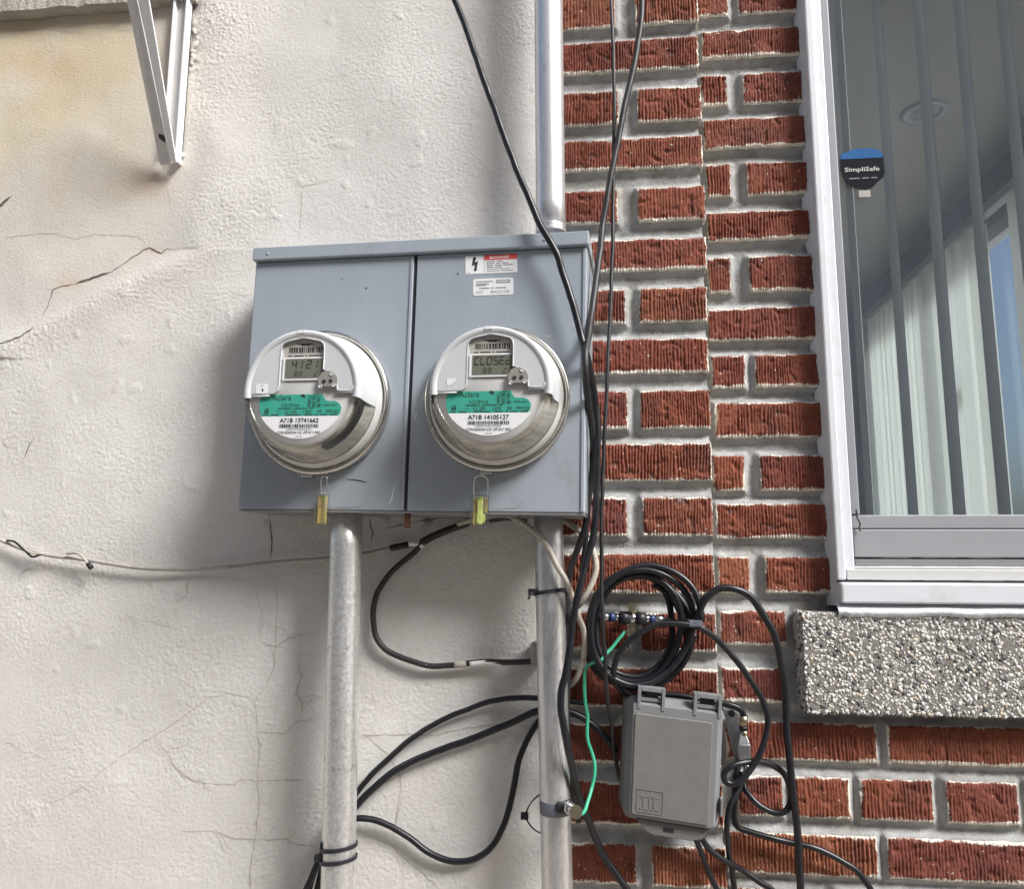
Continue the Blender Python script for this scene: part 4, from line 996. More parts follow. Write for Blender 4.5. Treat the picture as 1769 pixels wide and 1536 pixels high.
# meter seals hanging from the rings
def seal(px_, y0, ym, y1, w, label, side):
    Dq = .012; a = np.array(bl(px_, y0, Dq)); b = np.array(bl(px_, ym, Dq)); c = np.array(bl(px_, y1, Dq)); k = abs(bl(px_ + w / 2, ym, Dq)[0] - bl(px_ - w / 2, ym, Dq)[0])
    root = empty('meter_seal', BF(b[0], c[1], Dq), label, 'meter seal', 'plastic seals hanging under the meters')
    fr = lambda u, v, d: BF(b[0] + u, v, Dq + d)
    hw = k * (.40 if not side else .30); pts = []
    for t in np.linspace(0, 1, 18):
        an = math.pi * (1 - t); pts.append(fr(hw * math.cos(an), a[1] - hw * .7 + hw * .9 * math.sin(an), -.0))
    pts = [fr(-hw * .8, b[1] - .004, 0)] + [fr(-hw, b[1] + .006, 0)] + pts + [fr(hw, b[1] + .006, 0)] + [fr(hw * .8, b[1] - .004, 0)]
    obj('wire_loop', MB().tube(spline(pts, .002), .0009, 8), 'wire', root)
    dd = .0042 if not side else .009
    obj('body', MB().box((-k / 2, c[1], -dd), (k / 2, b[1], dd), fr), 'clearseal', root, bevel=.0015)
    ins = MB().box((-k * .16, c[1] + .004, -dd * .4), (k * .16, b[1] - .002, dd * .4), fr) if not side else MB().box((-k * .34, c[1] + .002, -dd * .7), (k * .34, b[1] - .003, dd * .7), fr)
    if not side: ins.box((-k * .2, c[1] + .006, -dd * .5), (k * .3, c[1] + .018, dd * .3), fr)
    obj('insert', ins, 'sealgreen' if not side else 'sealbrown', root, bevel=.001)
    e = MB()
    for u in (-k / 2, k / 2): e.box((u - .0011, c[1], dd - .001), (u + .0011, b[1], dd + .0006), fr)
    e.box((-k / 2 + .0012, c[1] - .0004, dd - .001), (k / 2 - .0012, c[1] + .0018, dd + .0005), fr).box((-k / 2 + .0012, b[1] - .0018, dd - .001), (k / 2 - .0012, b[1] + .0004, dd + .0005), fr)
    obj('rim', e, 'sealrim', root)
    if not side: obj('tag_core', MB().box((-k * .40, c[1] + .003, -dd * .5), (-k * .2, b[1] - .004, -dd * .2), fr).box((k * .2, c[1] + .02, -dd * .5), (k * .4, b[1] - .004, -dd * .2), fr), 'sealbrown', root)
seal(558.5, 824, 853, 908, 16, 'amber and green plastic seal hanging edge-on below the left meter', True)
seal(830, 824, 856, 911, 30, 'clear plastic seal with yellow-green insert hanging below the right meter', False)

# ================================================================== conduits
CYL_Y = -.066
def conduit(name, pa, pb, wpx, label, material, extra=None, n=40):
    a, b = at(*pa, CYL_Y), at(*pb, CYL_Y); ym = (pa[1] + pb[1]) / 2; xm = (pa[0] + pb[0]) / 2
    r = float(np.linalg.norm(at(xm + wpx / 2, ym, CYL_Y) - at(xm - wpx / 2, ym, CYL_Y))) / 2 * .985
    root = empty(name, tuple(min((a, b), key=lambda q_: q_[2])), label, 'conduit', 'galvanized conduits at the meter box')
    ax = (b - a) / np.linalg.norm(b - a); far = a + ax * ((a[2] - .02) / -ax[2] if ax[2] < 0 else (3.38 - a[2]) / ax[2])
    obj('pipe', MB().tube([a + (far - a) * t for t in np.linspace(0, 1, 30)], r, n), material, root)
    return root, a, b, r, ax
c1, a, b, r1_, ax = conduit('conduit', (599, 880), (582, 1600), 56, 'shiny galvanized conduit under the left meter, held by two black ties', 'galv')
None and obj('coupling_line', MB().tube([a + ax * t for t in (float(np.linalg.norm(b - a)) * .263, float(np.linalg.norm(b - a)) * .267)], r1_ * 1.012, 40), 'galv_old', c1)
LC = (a, b, r1_, ax)
c2, a, b, r2_, ax = conduit('conduit', (947, 880), (964.5, 1600), 53, 'weathered conduit under the right meter with a ground clamp on it', 'galv_old')
RCN = (a, b, r2_, ax)
s = float(np.linalg.norm(b - a))
None and obj('coupling', MB().tube([a + ax * s * t for t in (.338, .3395, .352, .353)], [r2_ * 1.002, r2_ * 1.014, r2_ * 1.014, r2_ * 1.002], 40), 'galv_old', c2)
ps = at(921, 1128, -.04); obj('strap', MB().box((ps[0] - .004, -.04, ps[2] - .020), (ps[0] + .012, -.002, ps[2] + .014)), 'concrete', c2, bevel=.004)
c3, a, b, r3_, ax = conduit('conduit', (951.5, 404), (946, -160), 50, 'bright conduit running up from the top of the meter box', 'galv_pale')
obj('threaded_collar', MB().tube([a + ax * t for t in (0, .002, .004, .006, .008, .010, .012, .014)], [r3_ * q_ for q_ in (1.0, 1.03, .99, 1.03, .99, 1.03, .99, 1.0)], 40), 'galv', c3)

# ================================================================== cables
def path(pts, Y0=None):
    out = []
    for p in pts: out.append(at(p[0], p[1], p[2] if len(p) > 2 else Y0))
    return out
def wid(w, p, Y): return float(np.linalg.norm(at(p[0] + w / 2, p[1], Y) - at(p[0] - w / 2, p[1], Y))) / 2
def fillY(pts):
    """pts with Y given at some points, linear in between"""
    P = [list(p) for p in pts]; idx = [i for i, p in enumerate(P) if len(p) > 2]
    L = np.cumsum([0] + [math.hypot(P[i][0] - P[i - 1][0], P[i][1] - P[i - 1][1]) for i in range(1, len(P))])
    ys = np.interp(L, [L[i] for i in idx], [P[i][2] for i in idx])
    return [(p[0], p[1], float(y_)) for p, y_ in zip(P, ys)]
def cable(name, pts, wpx, label, material='cable', cat='cable', group=None, n=10, step=.004, flatness=1.0, root=None, part=None, up=0, down=0):
    P = fillY(pts); Q_ = path(P)
    if up: Q_ = [Q_[0] + (Q_[0] - Q_[1]) / np.linalg.norm(Q_[0] - Q_[1]) * .10 + np.array([0, 0, up])] + Q_
    if down: Q_ = Q_ + [Q_[-1] + np.array([.02, 0, -down])]
    W_ = spline(Q_, step)
    sd = len(WL) * .37; l_ = np.arange(len(W_)) * step; e_ = np.clip(np.minimum(l_, l_[::-1]) / .03, 0, 1)
    for k in range(3): W_[:, k] += e_ * (.0011 * pnoise(l_ * 16, l_ * 0 + sd, k) + .0005 * pnoise(l_ * 45, l_ * 0 + sd, k + 4))
    mid = P[len(P) // 2]; r = wid(wpx, mid, mid[2])
    mb_ = MB().tube(W_, r, n, flatness=flatness)
    if root is not None: return obj(part, mb_, material, root)
    return tag(obj(name, mb_, material), label, cat, group)
GB = 'black cables on the wall'
cable('cable', [(740,-110,-.10),(764,-50),(785,0),(800,35),(822,95),(846,165),(870,232),(892,290),(915,345),(938,395,-.150),(962,437,-.152),(972,471,-.150),(985,510),(996,546),(1004,576),(1011,602,-.155),
  (1017,628,-.14),(1023.5,661,-.12),(1029,701,-.105),(1032,742),(1032,805,-.10),(1031,847),(1029,899,-.10),(1022.5,940),(1014,967,-.105),(1008,992),(1000.6,1020,-.110),(995,1044),(989,1086),(983,1126),(976,1166,-.112),
  (970,1194,-.112),(970,1231,-.11),(973,1245),(980,1289,-.105),(988,1328,-.09),(997,1365,-.07),(1010,1400,-.055),(1024,1435),(1043,1479,-.03),(1062,1507),(1085,1540),(1130,1610,-.02)], 12.5,
  'thick black cable slanting across the corner of the meter box, then down the right conduit', group=GB, n=12, up=.6, down=.5)
cable('cable', [(1112,-80,-.035),(1109,0),(1104,60),(1094,123),(1077.6,189),(1068,243),(1058.5,290),(1049,342),(1041,394,-.06),(1036,440),(1030,490),(1022.5,538,-.12),(1017,578),(1011,615,-.171),(1011,647,-.171),(1015,688,-.14),
  (1020,722,-.118),(1024.6,757),(1024.6,790,-.085),(1022.5,826,-.075),(1016,867),(1013,899),(1003,936,-.065),(993,965),(985,992),(982,1010,-.06),(981,1040),(982,1100,-.06),(981,1160),(979,1200),(979,1260,-.05),(986,1340,-.03),(1000,1420,-.012)], 12,
  'black cable coming down the brick from the top to join the bundle beside the box', 'cable_old', group=GB, n=12, up=.6)
cable('wire', [(1053,-80,-.03),(1055,0),(1059,68),(1061,153),(1060.6,235),(1060,298),(1059,360,-.05),(1059,401),(1057,453),(1055,521),(1052.7,570),(1049.6,630,-.075),(1047.5,688),(1045,738),(1043,784),(1041,840),(1039,899,-.085),
  (1038.7,957),(1039,1011),(1041.7,1067,-.09),(1042,1105),(1045,1128),(1046,1166,-.075),(1049,1203),(1056,1247),(1059.7,1291,-.04),(1066.6,1328),(1072,1350,-.006)], 7,
  'thin straight black wire hanging in front of the brick pier', 'cable_old', cat='wire', group=GB, n=8, up=.6)
# third strand of the bundle
cable('cable', [(1019,640,-.10),(1027,700,-.08),(1027,760,-.06),(1018,820,-.05),(1012,870,-.05),(1012,930,-.04),(1004,990,-.03)], 9, 'black cable hidden in the bundle right beside the meter box', 'cable_old', group=GB)
# pale painted cables
ww = empty('wall_wire', tuple(at(300, 985, -.012)), 'long pale painted cable sagging across the stucco below the meter box', 'cable')
cable('', [(-700,760,-.014),(-300,858),(-60,918,-.016),(0,932),(30,945),(85,960,-.014),(150,968),(230,980),(310,984,-.012),(400,980),(480,972),(560,965,-.016),(625,957),(676,947,-.014)], 6.5, '', 'wallwire', root=ww, part='sheath')
cable('', [(674,947.5,-.014),(690,944),(706,941,-.014)], 11, '', 'cable', root=ww, part='tape_wrap')
cable('', [(704,941,-.014),(715,939),(722,941,-.016),(731,937),(726,946)], 9, '', 'labelw', root=ww, part='bare_end')
cable('', [(12,934,-.02),(25,936,-.024),(42,950,-.024),(56,962,-.018),(70,958,-.02)], 3.5, '', 'cable_old', root=ww, part='twist_wire')
cable('', [(40,945,-.022),(52,955,-.024),(75,957,-.022)], 3, '', 'oldwhite', root=ww, part='twist_wire')
cable('', [(116,957,-.02),(135,957,-.024),(146,967,-.024),(158,981,-.02)], 4, '', 'oldwhite', root=ww, part='twist_wire')
cable('', [(152,974,-.022),(158,982,-.022)], 8, '', 'cable_old', root=ww, part='wire_tip')
cable('cable', [(728,938,-.016),(745,928),(780,914),(812,903,-.018),(850,896),(885,893,-.02),(910,897,-.014)], 13, 'black cable rising to the right close under the meter box', 'cable_old', group=GB)
cable('cable', [(790,905,-.03),(835,894,-.035),(870,890,-.04),(881,892,-.05),(900,901,-.075),(925.6,922,-.096),(944,943,-.097),(961,974,-.097),(977,1002,-.095),(989,1032,-.085),(1000.6,1067,-.07),(1009,1091,-.06),(1010,1117,-.055),(1005,1150,-.05),(996,1173,-.045),(984,1185,-.035),(965,1192,-.02)], 10,
  'pale painted cable crossing the front of the right conduit and curling back behind it', 'oldwhite')
cable('cable', [(962,893,-.012),(977,901),(1000.6,917,-.02),(1015,934),(1027.6,960,-.03),(1030,985),(1022,1011,-.035),(1006.5,1037,-.035),(985,1062,-.02)], 11, 'pale painted cable curving out over the brick right of the right conduit', 'oldwhite')
lp_ = empty('cable', tuple(at(700, 1100, -.01)), 'paint-flecked black cable bent in a wide loop on the stucco between the conduits', 'cable', GB)
cable('', [(728,938,-.016),(717,953),(689,976,-.012),(665.6,1002),(650,1030),(644.5,1060,-.013),(648,1096),(663,1119),(687,1134,-.012),(717,1145),(745,1152),(783,1149.5,-.012),(840,1144),(868,1145),(892,1145),(925,1143,-.014)], 10, '', 'cable_worn', root=lp_, part='sheath')
cable('', [(785,1149.3,-.0125),(803,1148),(806,1147.7,-.0125)], 11, '', 'oldwhite', root=lp_, part='paint_patch')
cable('', [(812,1147.2,-.0125),(840,1144.2),(866,1145,-.0125)], 11, '', 'labelw', root=lp_, part='paint_patch')
cable('cable', [(1015,1216,-.02),(960,1208,-.02),(925,1206),(893,1206,-.014),(848,1212),(806,1227,-.012),(753,1250),(705,1281,-.011),(671,1311),(643,1338),(615,1372,-.014),(592,1400,-.018),(560,1470,-.02),(530,1560,-.02)], 9.5, 'upper of the two black cables running up from the left conduit to the right one', group=GB, down=.5)
cable('cable', [(1066,1300,-.014),(1040,1268),(1010,1243,-.018),(985,1231),(950,1224,-.02),(925,1230),(883,1250,-.014),(813,1278),(756,1298,-.012),(714,1315),(677,1336,-.012),(649,1360),(620,1388,-.014),(596,1420,-.018),(566,1480,-.02),(545,1560,-.02)], 12, 'lower and thicker of the two black cables running up from the left conduit', group=GB, down=.5)
cable('cable', [(588,1440,-.02),(600,1420,-.018),(615,1416,-.016),(643,1417),(671,1427,-.013),(705,1448),(739,1472),(767,1486),(793,1490,-.013),(818,1486),(846.5,1467),(866,1436),(879,1400,-.013),(887.5,1363),(894.5,1320),(906,1289),(926,1253,-.016),(950,1225,-.018)], 11, 'black cable hanging in a deep bow between the two conduits', group=GB)
cable('cable', [(575,1440,-.022),(560,1472,-.03),(549,1493,-.034),(538,1520),(525,1560,-.03)], 12, 'black cable strapped to the back of the left conduit, dropping at its left side', group=GB, down=.5)

def tie_on(c, py_, label, head_px, thick=.0026, material='rubber'):
    a, b, r, ax = c; t = None
    z_ = at(head_px, py_, CYL_Y)[2]; t = (z_ - a[2]) / (b[2] - a[2]); ctr = a + (b - a) * t; ctr = ctr.copy()
    root = empty('cable_tie', tuple(ctr), label, 'cable tie', 'black cable ties on the conduits')
    pts = [ctr + np.array([r * 1.05 * math.cos(q_), r * 1.05 * math.sin(q_), .004 * math.cos(q_ + .5)]) for q_ in np.linspace(0, 2 * math.pi, 40)[:-1]]
    mbt = MB(); vs = []
    for p_ in pts:
        o_ = (p_ - ctr); o_[2] = 0; o_ /= np.linalg.norm(o_)
        for dr, dz in ((0, -thick), (.0014, -thick), (.0014, thick), (0, thick)): vs.append(p_ + o_ * dr + np.array([0, 0, dz]))
    n_ = len(pts); mbt.add(vs, [(4 * i + k, 4 * i + (k + 1) % 4, 4 * ((i + 1) % n_) + (k + 1) % 4, 4 * ((i + 1) % n_) + k) for i in range(n_) for k in range(4)])
    obj('strap', mbt, material, root)
    hx = at(head_px, py_, CYL_Y - r * .5)
    obj('head', MB().box((hx[0] - .0052, hx[1] - .004, hx[2] - .0048), (hx[0] + .0052, hx[1] + .004, hx[2] + .0048)), material, root, bevel=.001)
    return root
tie_on(LC, 1462, 'black cable tie on the left conduit, the upper of its pair', 560)
tie_on(LC, 1483, 'black cable tie on the left conduit, the lower of its pair', 550)
t3 = tie_on(RCN, 1023, 'black cable tie around the right conduit below the meter box', 919)
obj('tail', MB().tube(spline(path([(919,1024,-.085),(915,1030,-.086),(913,1035,-.084)]), .002), .0016, 6), 'rubber', t3)
t4 = empty('cable_tie', tuple(at(907, 1412, -.02)), 'thin open loop of black cable tie sticking out left of the right conduit', 'cable tie', 'black cable ties on the conduits')
obj('strap', MB().tube(spline(path([(935,1372,-.05),(922,1382,-.04),(912,1397,-.03),(908,1411,-.03),(915,1425,-.035),(926,1436,-.045),(938,1442,-.05)]), .003), .0011, 6, flatness=2.0), 'rubber', t4)
hh = at(907, 1411, -.031); obj('head', MB().box((hh[0] - .006, hh[1] - .004, hh[2] - .004), (hh[0] + .005, hh[1] + .004, hh[2] + .005)), 'rubber', t4, bevel=.001)

# ground clamp and green wire
a, b, r, ax = RCN; zc_ = at(950, 1393, CYL_Y)[2]; ctr = a + (b - a) * ((zc_ - a[2]) / (b[2] - a[2]))
gc = empty('ground_clamp', tuple(ctr), 'dark taped ground clamp with a shiny bolt around the right conduit', 'clamp')
obj('band', MB().tube([ctr + ax * t for t in (-.009, -.008, .0, .008, .009)], [r * 1.01, r * 1.03, r * 1.045, r * 1.03, r * 1.01], 40), 'tape', gc)
bp = at(972, 1394, CYL_Y - r * .95)
obj('jaw', MB().box((bp[0] - .008, bp[1] - .006, bp[2] - .008), (bp[0] + .012, bp[1] + .014, bp[2] + .007)), 'gasket', gc, bevel=.003)
b1_, b2_, b3_ = at(982, 1396, -.097), at(988, 1398, -.108), at(994, 1403, -.122)
obj('bolt', MB().tube([b1_, b3_], .0062, 16), 'chrome', gc)
obj('nut', MB().tube([b1_, b1_ + (b2_ - b1_) * .8], .0088, 6), 'chrome', gc)
obj('bolt_head', MB().tube([b3_, b3_ + (b3_ - b2_) * .25], .0086, 18), 'brass', gc)
cable('ground_wire', [(992,1409,-.10),(1003,1408,-.095),(1010,1402.5,-.085),(1014.5,1388.6),(1022.6,1361,-.06),(1028,1337.6),(1028,1319),(1022.6,1300.5,-.05),(1015.6,1280),(1014.5,1256.5),(1015.6,1238),(1012,1215,-.05),(1010,1180),(1010,1170),(1012.5,1155,-.05),(1022,1147),(1037,1142,-.055),(1044,1135),(1048.5,1128.5,-.05),(1059,1117,-.045),(1068.6,1105),(1080,1092,-.04)], 6,
  'green insulated ground wire from the conduit clamp up to the connector in the coil', 'green', cat='wire', n=10)

# coil of coax
KEY = [(1109, 1083, 96, 108), (1107, 1086, 92, 98), (1100, 1080, 82, 92), (1104, 1090, 86, 84), (1098, 1082, 72, 88), (1110, 1094, 80, 82), (1106, 1085, 76, 84)]
pts = []; n_ = 200; turns = 5.2
for i in range(n_):
    t = i / (n_ - 1); th = math.radians(4) + 2 * math.pi * turns * t; q_ = turns * t
    K = [float(np.interp(q_, range(len(KEY)), [k[j] for k in KEY])) for j in range(4)]
    wv = 6 * math.sin(1.77 * th + 1.1 * q_) + 6 * math.sin(.63 * th + 2) + 2 * math.sin(3.1 * th)
    pts.append((K[0] + (K[2] + wv) * math.cos(th), K[1] - (K[3] + .7 * wv) * math.sin(th), -.060 + .044 * t + .006 * math.sin(th * 1.3)))
coil = empty('coiled_cable', tuple(at(1110, 1080, -.03)), 'coil of black coaxial cable hanging on the brick pier', 'cable coil')
cable('', pts, 11.5, '', 'cable', root=coil, part='loops', n=10, step=.006)
cable('', [(1012,1080,-.03),(1010,1110,-.028),(1022,1150,-.026),(1055,1178,-.024),(1100,1190,-.022),(1150,1176,-.022),(1185,1140,-.024),(1200,1095,-.028)], 11, '', 'cable', root=coil, part='loops')
tp = at(1204, 1077, -.062); obj('tie', MB().box((tp[0] - .012, -.074, tp[2] - .004), (tp[0] + .006, -.012, tp[2] + .004)), 'tape', coil, bevel=.001)
cable('coaxial_cable', [(1200,1085,-.045),(1204,1070,-.055),(1207,1060),(1218,1035,-.06),(1240,1018),(1265,1017,-.06),(1295,1030),(1320,1065),(1340,1105,-.05),(1350,1150),(1357,1180),(1358.8,1226,-.03),(1360,1273),(1364.6,1319),(1369,1365,-.025),(1375,1412),(1379.6,1458),(1382,1504),(1383,1545,-.015),(1384,1640,-.01)], 13,
  'long black coaxial cable arching out of the coil and dropping past the stone sill', group=GB, n=12, down=.5)
cable('coaxial_cable', [(1286,1352,.0),(1286,1361,-.004),(1297,1377,-.012),(1316,1395.6,-.016),(1339,1405),(1355,1402.5,-.018),(1364.6,1388.6,-.016),(1366,1365),(1357.6,1342,-.012),(1339,1326),(1316,1317,-.03),(1286,1318,-.045),(1265,1323.7,-.05),(1252,1335),(1252,1349,-.05),(1265,1356),(1281,1349,-.05),(1295,1333),(1309,1312,-.045),(1320.5,1284),(1326,1261,-.04),(1326,1238),(1323.7,1229),(1315,1205),(1298,1178,-.045),(1276,1148),(1250.6,1118,-.055),(1227,1096),(1203,1083,-.068),
  (1169,1079,-.07),(1139,1079),(1113,1089.7,-.07),(1087,1107),(1070,1130,-.066),(1061.6,1152),(1060.5,1169,-.06),(1068,1188),(1083,1201,-.04),(1110,1204,-.012),(1144,1200,-.010),(1182,1203.5,-.010),(1215,1210,-.008),(1240,1214,.0),(1262,1219,.0),(1277,1225),(1283.6,1234,.002),(1284,1244,.002)], 11,
  'black coaxial cable with a small loop, running behind the grey box to the splitter', group=GB, n=12)
# grounding block inside the coil
gb = empty('grounding_block', tuple(at(1090, 1070, -.02)), 'nickel coax grounding block with blue bands inside the cable coil', 'connector')
def gseg(x0, x1, r, m_, nm='barrel'):
    y0 = 1066 + (x0 - 1040) * .045; y1 = 1066 + (x1 - 1040) * .045
    obj(nm, MB().tube([at(x0, y0, -.036), at(x1, y1, -.036)], r, 18), m_, gb)
gseg(1040, 1052, .0060, 'chrome'); gseg(1052, 1062, .0063, 'blue', 'blue_band'); gseg(1062, 1070, .0056, 'chrome'); gseg(1070, 1087, .0092, 'rubber', 'boot')
gseg(1087, 1099, .0078, 'chrome'); gseg(1099, 1115, .0090, 'rubber', 'boot'); gseg(1115, 1122, .0058, 'chrome'); gseg(1122, 1131, .0062, 'blue', 'blue_band'); gseg(1131, 1147, .0058, 'chrome')
p1, p2 = at(1092, 1054, -.03), at(1091, 1092, -.03)
obj('bracket', MB().box((p1[0] - .005, -.034, p2[2] - .004), (p1[0] + .005, -.026, p1[2] + .004)).box((p1[0] - .004, -.027, p1[2] - .006), (p1[0] + .006, -.001, p1[2] - .001)), 'brass', gb, bevel=.001)
obj('screw', MB().tube([at(1091, 1050, -.030), at(1091, 1049, -.046)], .0058, 14), 'brass', gb)
obj('screw', MB().tube([at(1090, 1090, -.034), at(1089, 1091, -.046)], .0052, 14), 'brass', gb)
cable('', [(1020,1075,-.03),(1030,1068,-.034),(1041,1066,-.036)], 10, '', 'cable', root=gb, part='pigtail')
cable('', [(1146,1071,-.036),(1165,1074,-.034),(1185,1085,-.03),(1196,1105,-.028)], 10, '', 'cable', root=gb, part='pigtail')

# ================================================================== grey utility box
NY = -.070
c00, c10, c11, c01 = at(1091, 1406, NY), at(1224, 1427, NY), at(1232, 1246, NY), at(1098, 1229, NY)
nu = float(np.linalg.norm(c10 - c00) + np.linalg.norm(c11 - c01)) / 2; nv = float(np.linalg.norm(c01 - c00) + np.linalg.norm(c11 - c10)) / 2
def NF(u, v, d):                                                # metres on the lid, origin at its lower left
    s_, t_ = u / nu, v / nv
    p = c00 * (1 - s_) * (1 - t_) + c10 * s_ * (1 - t_) + c11 * s_ * t_ + c01 * (1 - s_) * t_
    return (p[0], p[1] - d, p[2])
nid = empty('utility_box', NF(nu / 2, 0, -.05), 'grey plastic telephone junction box hung crookedly on the brick below the coil', 'junction box')
def taper(mbq, u0, v0, u1, v1, g, d0, d1, r=.006):
    o = rrect(u0 - g, v0 - g, u1 + g, v1 + g, r + g); i = rrect(u0, v0, u1, v1, r); n = len(o)
    mbq.add([NF(a, b, d0) for a, b in o] + [NF(a, b, d1) for a, b in i], [tuple(range(n))[::-1], tuple(range(n, 2 * n))] + [(k, (k + 1) % n, n + (k + 1) % n, n + k) for k in range(n)])
    return mbq
obj('base', taper(MB(), -.014, -.004, nu + .012, nv + .014, .002, -.050, -.020, .008), 'nid', nid, bevel=.001)
obj('lid', taper(MB(), -.003, -.003, nu + .007, nv + .010, .009, -.0195, -.0006, .004), 'nid_lit', nid, bevel=.0008)
obj('lid_panel', taper(MB(), .0, .0, nu - .001, nv - .003, .001, -.0005, .0014, .003), 'nid', nid, bevel=.0006)
fl = [(.006, -.008), (nu + .002, -.008), (nu - .006, -.022), (nu - .022, -.026), (.030, -.026), (.020, -.022)]
obj('bottom_flap', MB().prism(fl, -.022, -.009, NF), 'nid', nid, bevel=.0012)
obj('flap_slot', MB().box((nu * .5 - .007, -.019, -.0088), (nu * .5 + .007, -.014, -.0082), NF), 'gasket', nid)
def hinge(u0):
    w_ = .037; b0, t0 = nv + .004, nv + .034; q_ = MB()
    q_.box((u0, b0, -.016), (u0 + .0045, t0, .0005), NF).box((u0 + w_ - .0045, b0, -.016), (u0 + w_, t0, .0005), NF)
    q_.box((u0 + .0048, t0 - .006, -.016), (u0 + w_ - .0048, t0, .0003), NF).box((u0 + .0048, b0 + .010, -.016), (u0 + w_ - .0048, b0 + .015, -.004), NF)
    obj('hinge_clip', q_, 'nid_lit', nid, bevel=.0006)
    obj('clip_slot', MB().box((u0 + .009, t0 - .014, -.010), (u0 + w_ - .009, t0 - .0065, -.006), NF), 'gasket', nid)
hinge(.002); hinge(.077)
obj('side_latch', MB().box((nu + .0155, .012, -.018), (nu + .0185, .034, -.004), NF), 'nid_lit', nid, bevel=.0008)
lg = MB(); e0, e1, f0, f1 = .006, .042, .004, .034
for a_, b_, c_, d_ in ((e0, f0, e1, f0 + .001), (e0, f1 - .001, e1, f1), (e0, f0 + .001, e0 + .001, f1 - .001), (e1 - .001, f0 + .001, e1, f1 - .001)): lg.box((a_, b_, .0014), (c_, d_, .0021), NF)
for a_, b_, c_, d_ in ((.010, .024, .022, .026), (.025, .024, .036, .026), (.0145, .011, .017, .0238), (.0225, .011, .025, .0238), (.0285, .011, .031, .0238), (.010, .008, .022, .0095), (.025, .008, .037, .0095)): lg.box((a_, b_, .0014), (c_, d_, .0020), NF)
obj('embossed_mark', lg, 'nid', nid)
for x, y, r_ in ((1128, 1277, .0008),): 
    pass
cable('cable', [(1190,1425,-.015),(1196,1440,-.02),(1202,1451,-.02),(1214,1481),(1225.5,1509,-.012),(1239,1538),(1262,1590,-.01)], 10, 'short black cable dropping from the bottom of the grey box, left of its neighbour', group=GB, down=.5)
cable('cable', [(1198,1425,-.015),(1209,1444,-.02),(1225.5,1467,-.018),(1253,1488,-.012),(1281,1504,.005),(1311,1525,.008),(1345,1552,.010)], 10.5, 'black cable slanting right from the bottom of the grey box', group=GB, down=.5)

# ================================================================== cable splitter right of the box
sp_ = empty('cable_splitter', tuple(at(1285, 1300, .01)), 'small silver coax splitter on a metal plate right of the grey box', 'splitter')
pt = [at(x, y, .016) for x, y in ((1248, 1222), (1276, 1232), (1279, 1322), (1270, 1316))]
q_ = MB(); vs = [tuple(p) for p in pt] + [(p[0], p[1] + .003, p[2]) for p in pt]; q_.add(vs, [(0, 1, 2, 3), (7, 6, 5, 4), (0, 4, 5, 1), (1, 5, 6, 2), (2, 6, 7, 3), (3, 7, 4, 0)])
obj('plate', q_, 'cast', sp_, bevel=.0006)
pw = at(1252, 1228, .014); obj('screw', MB().tube([at(1264, 1233, .016), at(1264, 1233, .010)], .005, 12), 'gasket', sp_)
pa_, pb_ = at(1275, 1282, -.004), at(1298, 1316, -.004)
obj('body', MB().box((pa_[0], -.006, pb_[2]), (pb_[0], .018, pa_[2] - .002)), 'cast', sp_, bevel=.003)
obj('shoulder', MB().add([(pa_[0] + .001, -.004, pa_[2] - .003), (pb_[0] - .001, -.004, pa_[2] - .003), (pb_[0] - .006, .002, pa_[2] + .013), (pa_[0] + .005, .002, pa_[2] + .013), (pa_[0] + .001, .017, pa_[2] - .003), (pb_[0] - .001, .017, pa_[2] - .003), (pb_[0] - .006, .015, pa_[2] + .013), (pa_[0] + .005, .015, pa_[2] + .013)],
    [(0, 1, 2, 3), (5, 4, 7, 6), (1, 5, 6, 2), (4, 0, 3, 7), (3, 2, 6, 7), (4, 5, 1, 0)]), 'cast', sp_, bevel=.001)
obj('connector', MB().tube([at(1285, 1276, .006), at(1284.5, 1262, .004)], .0058, 14), 'brass', sp_)
obj('connector', MB().tube([at(1284.5, 1262, .004), at(1284.3, 1255, .004)], .0064, 14), 'rubber', sp_)
obj('connector', MB().tube([at(1284.3, 1255, .004), at(1284, 1237, .003)], .0062, 14), 'brass', sp_)
obj('connector', MB().tube([at(1289, 1316, .004), at(1290, 1330, .004), at(1288, 1345, .002)], .0046, 14), 'chrome', sp_)
obj('connector', MB().tube([at(1276, 1316, .006), at(1272, 1340, .004)], .0046, 14), 'rubber', sp_)
cable('coaxial_cable', [(1283,1335,.004),(1279,1361,-.004),(1262.6,1388.6,-.012),(1257,1412),(1255.6,1435,-.014),(1257,1458),(1261,1488,-.002),(1266,1511),(1271,1545,.005),(1280,1620,.01)], 10, 'black coaxial cable falling straight from the splitter along the corner of the brick', group=GB, down=.5)
cable('coaxial_cable', [(1272,1335,.006),(1269.5,1362,.006),(1269,1389,.006),(1268,1414,.006),(1274,1428),(1293,1437,.006),(1320.5,1445),(1362,1456,.010),(1399,1464,.008),(1426,1474),(1453,1488),(1475,1501.6),(1491,1518),(1505,1540,.008),(1530,1600,.01)], 11, 'black coaxial cable turning right from the splitter and sagging across the lower bricks', group=GB, down=.5)

# ================================================================== white bracket, top left
br = empty('wall_bracket', tuple(at(300, 280, -.01)), 'white steel angle bracket with two arms on the stucco, top left', 'bracket')
BX = float(at(312, 140, -.012)[0])
def thick(quad, d, mname, name, bev=.0008):
    vs = [tuple(p) for p in quad] + [tuple(np.asarray(p) + np.asarray(d)) for p in quad]
    obj(name, MB().add(vs, [(0, 1, 2, 3), (7, 6, 5, 4), (0, 4, 5, 1), (1, 5, 6, 2), (2, 6, 7, 3), (3, 7, 4, 0)]), mname, br, bevel=bev)
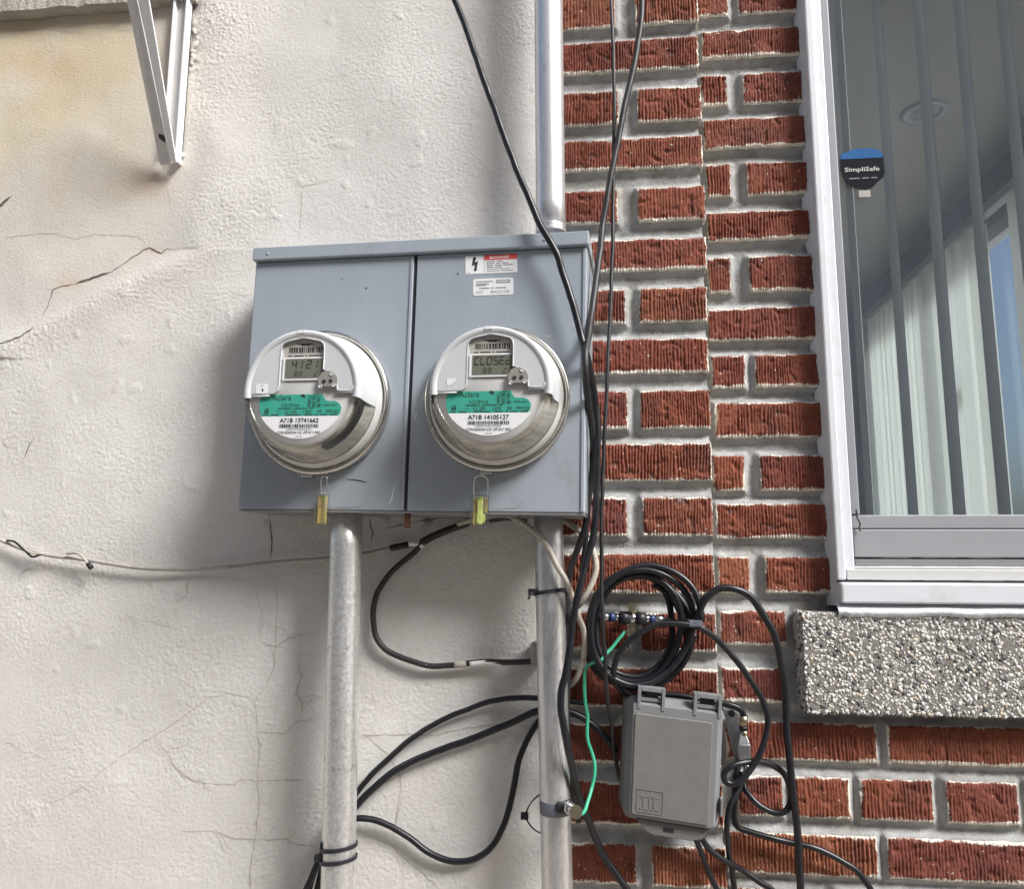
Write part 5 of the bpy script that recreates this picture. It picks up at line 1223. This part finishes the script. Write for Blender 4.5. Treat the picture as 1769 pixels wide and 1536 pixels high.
# wall arm: a channel, two flanges and a web
zlo = float(at(303, 282, -.01)[2]); zhi = 2.75
xl_, xr_ = float(at(297, 60, -.012)[0]), float(at(325, 60, -.012)[0])
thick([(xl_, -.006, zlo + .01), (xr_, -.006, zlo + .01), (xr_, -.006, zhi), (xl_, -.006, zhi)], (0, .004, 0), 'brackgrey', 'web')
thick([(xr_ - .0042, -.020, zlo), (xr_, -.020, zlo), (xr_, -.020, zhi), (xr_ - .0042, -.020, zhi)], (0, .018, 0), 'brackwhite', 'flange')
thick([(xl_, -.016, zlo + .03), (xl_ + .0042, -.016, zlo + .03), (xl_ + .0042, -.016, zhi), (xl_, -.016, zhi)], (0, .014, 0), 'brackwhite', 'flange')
# brace: wide side plate and bright front edge, leaning out from the wall
Ya, Yb = -.020, -.15
e0, e1 = at(297, 280, Ya), at(241, 0, Yb); e1x = e1 + (e1 - e0) * .35
s0, s1 = at(276, 284, Ya + .012), at(219, 0, Yb + .020); s1x = s1 + (s1 - s0) * .35
ev = e1x - e0
w_in = at(293, 262, Ya) - at(300, 262, Ya)
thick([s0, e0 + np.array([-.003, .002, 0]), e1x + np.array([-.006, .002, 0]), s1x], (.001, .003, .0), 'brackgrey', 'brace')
k0, k1 = at(307, 280, Ya), at(259, 0, Yb)
k1x = k1 + (k1 - k0) * .35
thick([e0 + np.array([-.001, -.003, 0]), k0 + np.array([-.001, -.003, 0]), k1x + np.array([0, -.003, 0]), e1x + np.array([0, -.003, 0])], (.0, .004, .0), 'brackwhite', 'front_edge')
bp0 = s0 + np.array([0, -.0008, 0]); bnn = np.cross(e0 - s0, e1 - s0); bnn = bnn / np.linalg.norm(bnn)
qs = [atn(x, y, bp0, bnn) for x, y in ((274, 230), (283, 234), (286, 246), (279, 242), (274, 237))]
vs = [tuple(p) for p in qs] + [(p[0], p[1] + .002, p[2]) for p in qs]
obj('slot', MB().add(vs, [(0, 1, 2, 3, 4), (9, 8, 7, 6, 5)] + [(i, (i + 1) % 5, 5 + (i + 1) % 5, 5 + i) for i in range(5)]), 'gasket', br)
pg = at(312, 268, -.004); obj('plug', MB().tube([(pg[0], 0, pg[2]), (pg[0], -.008, pg[2])], .0065, 12), 'cream', br)
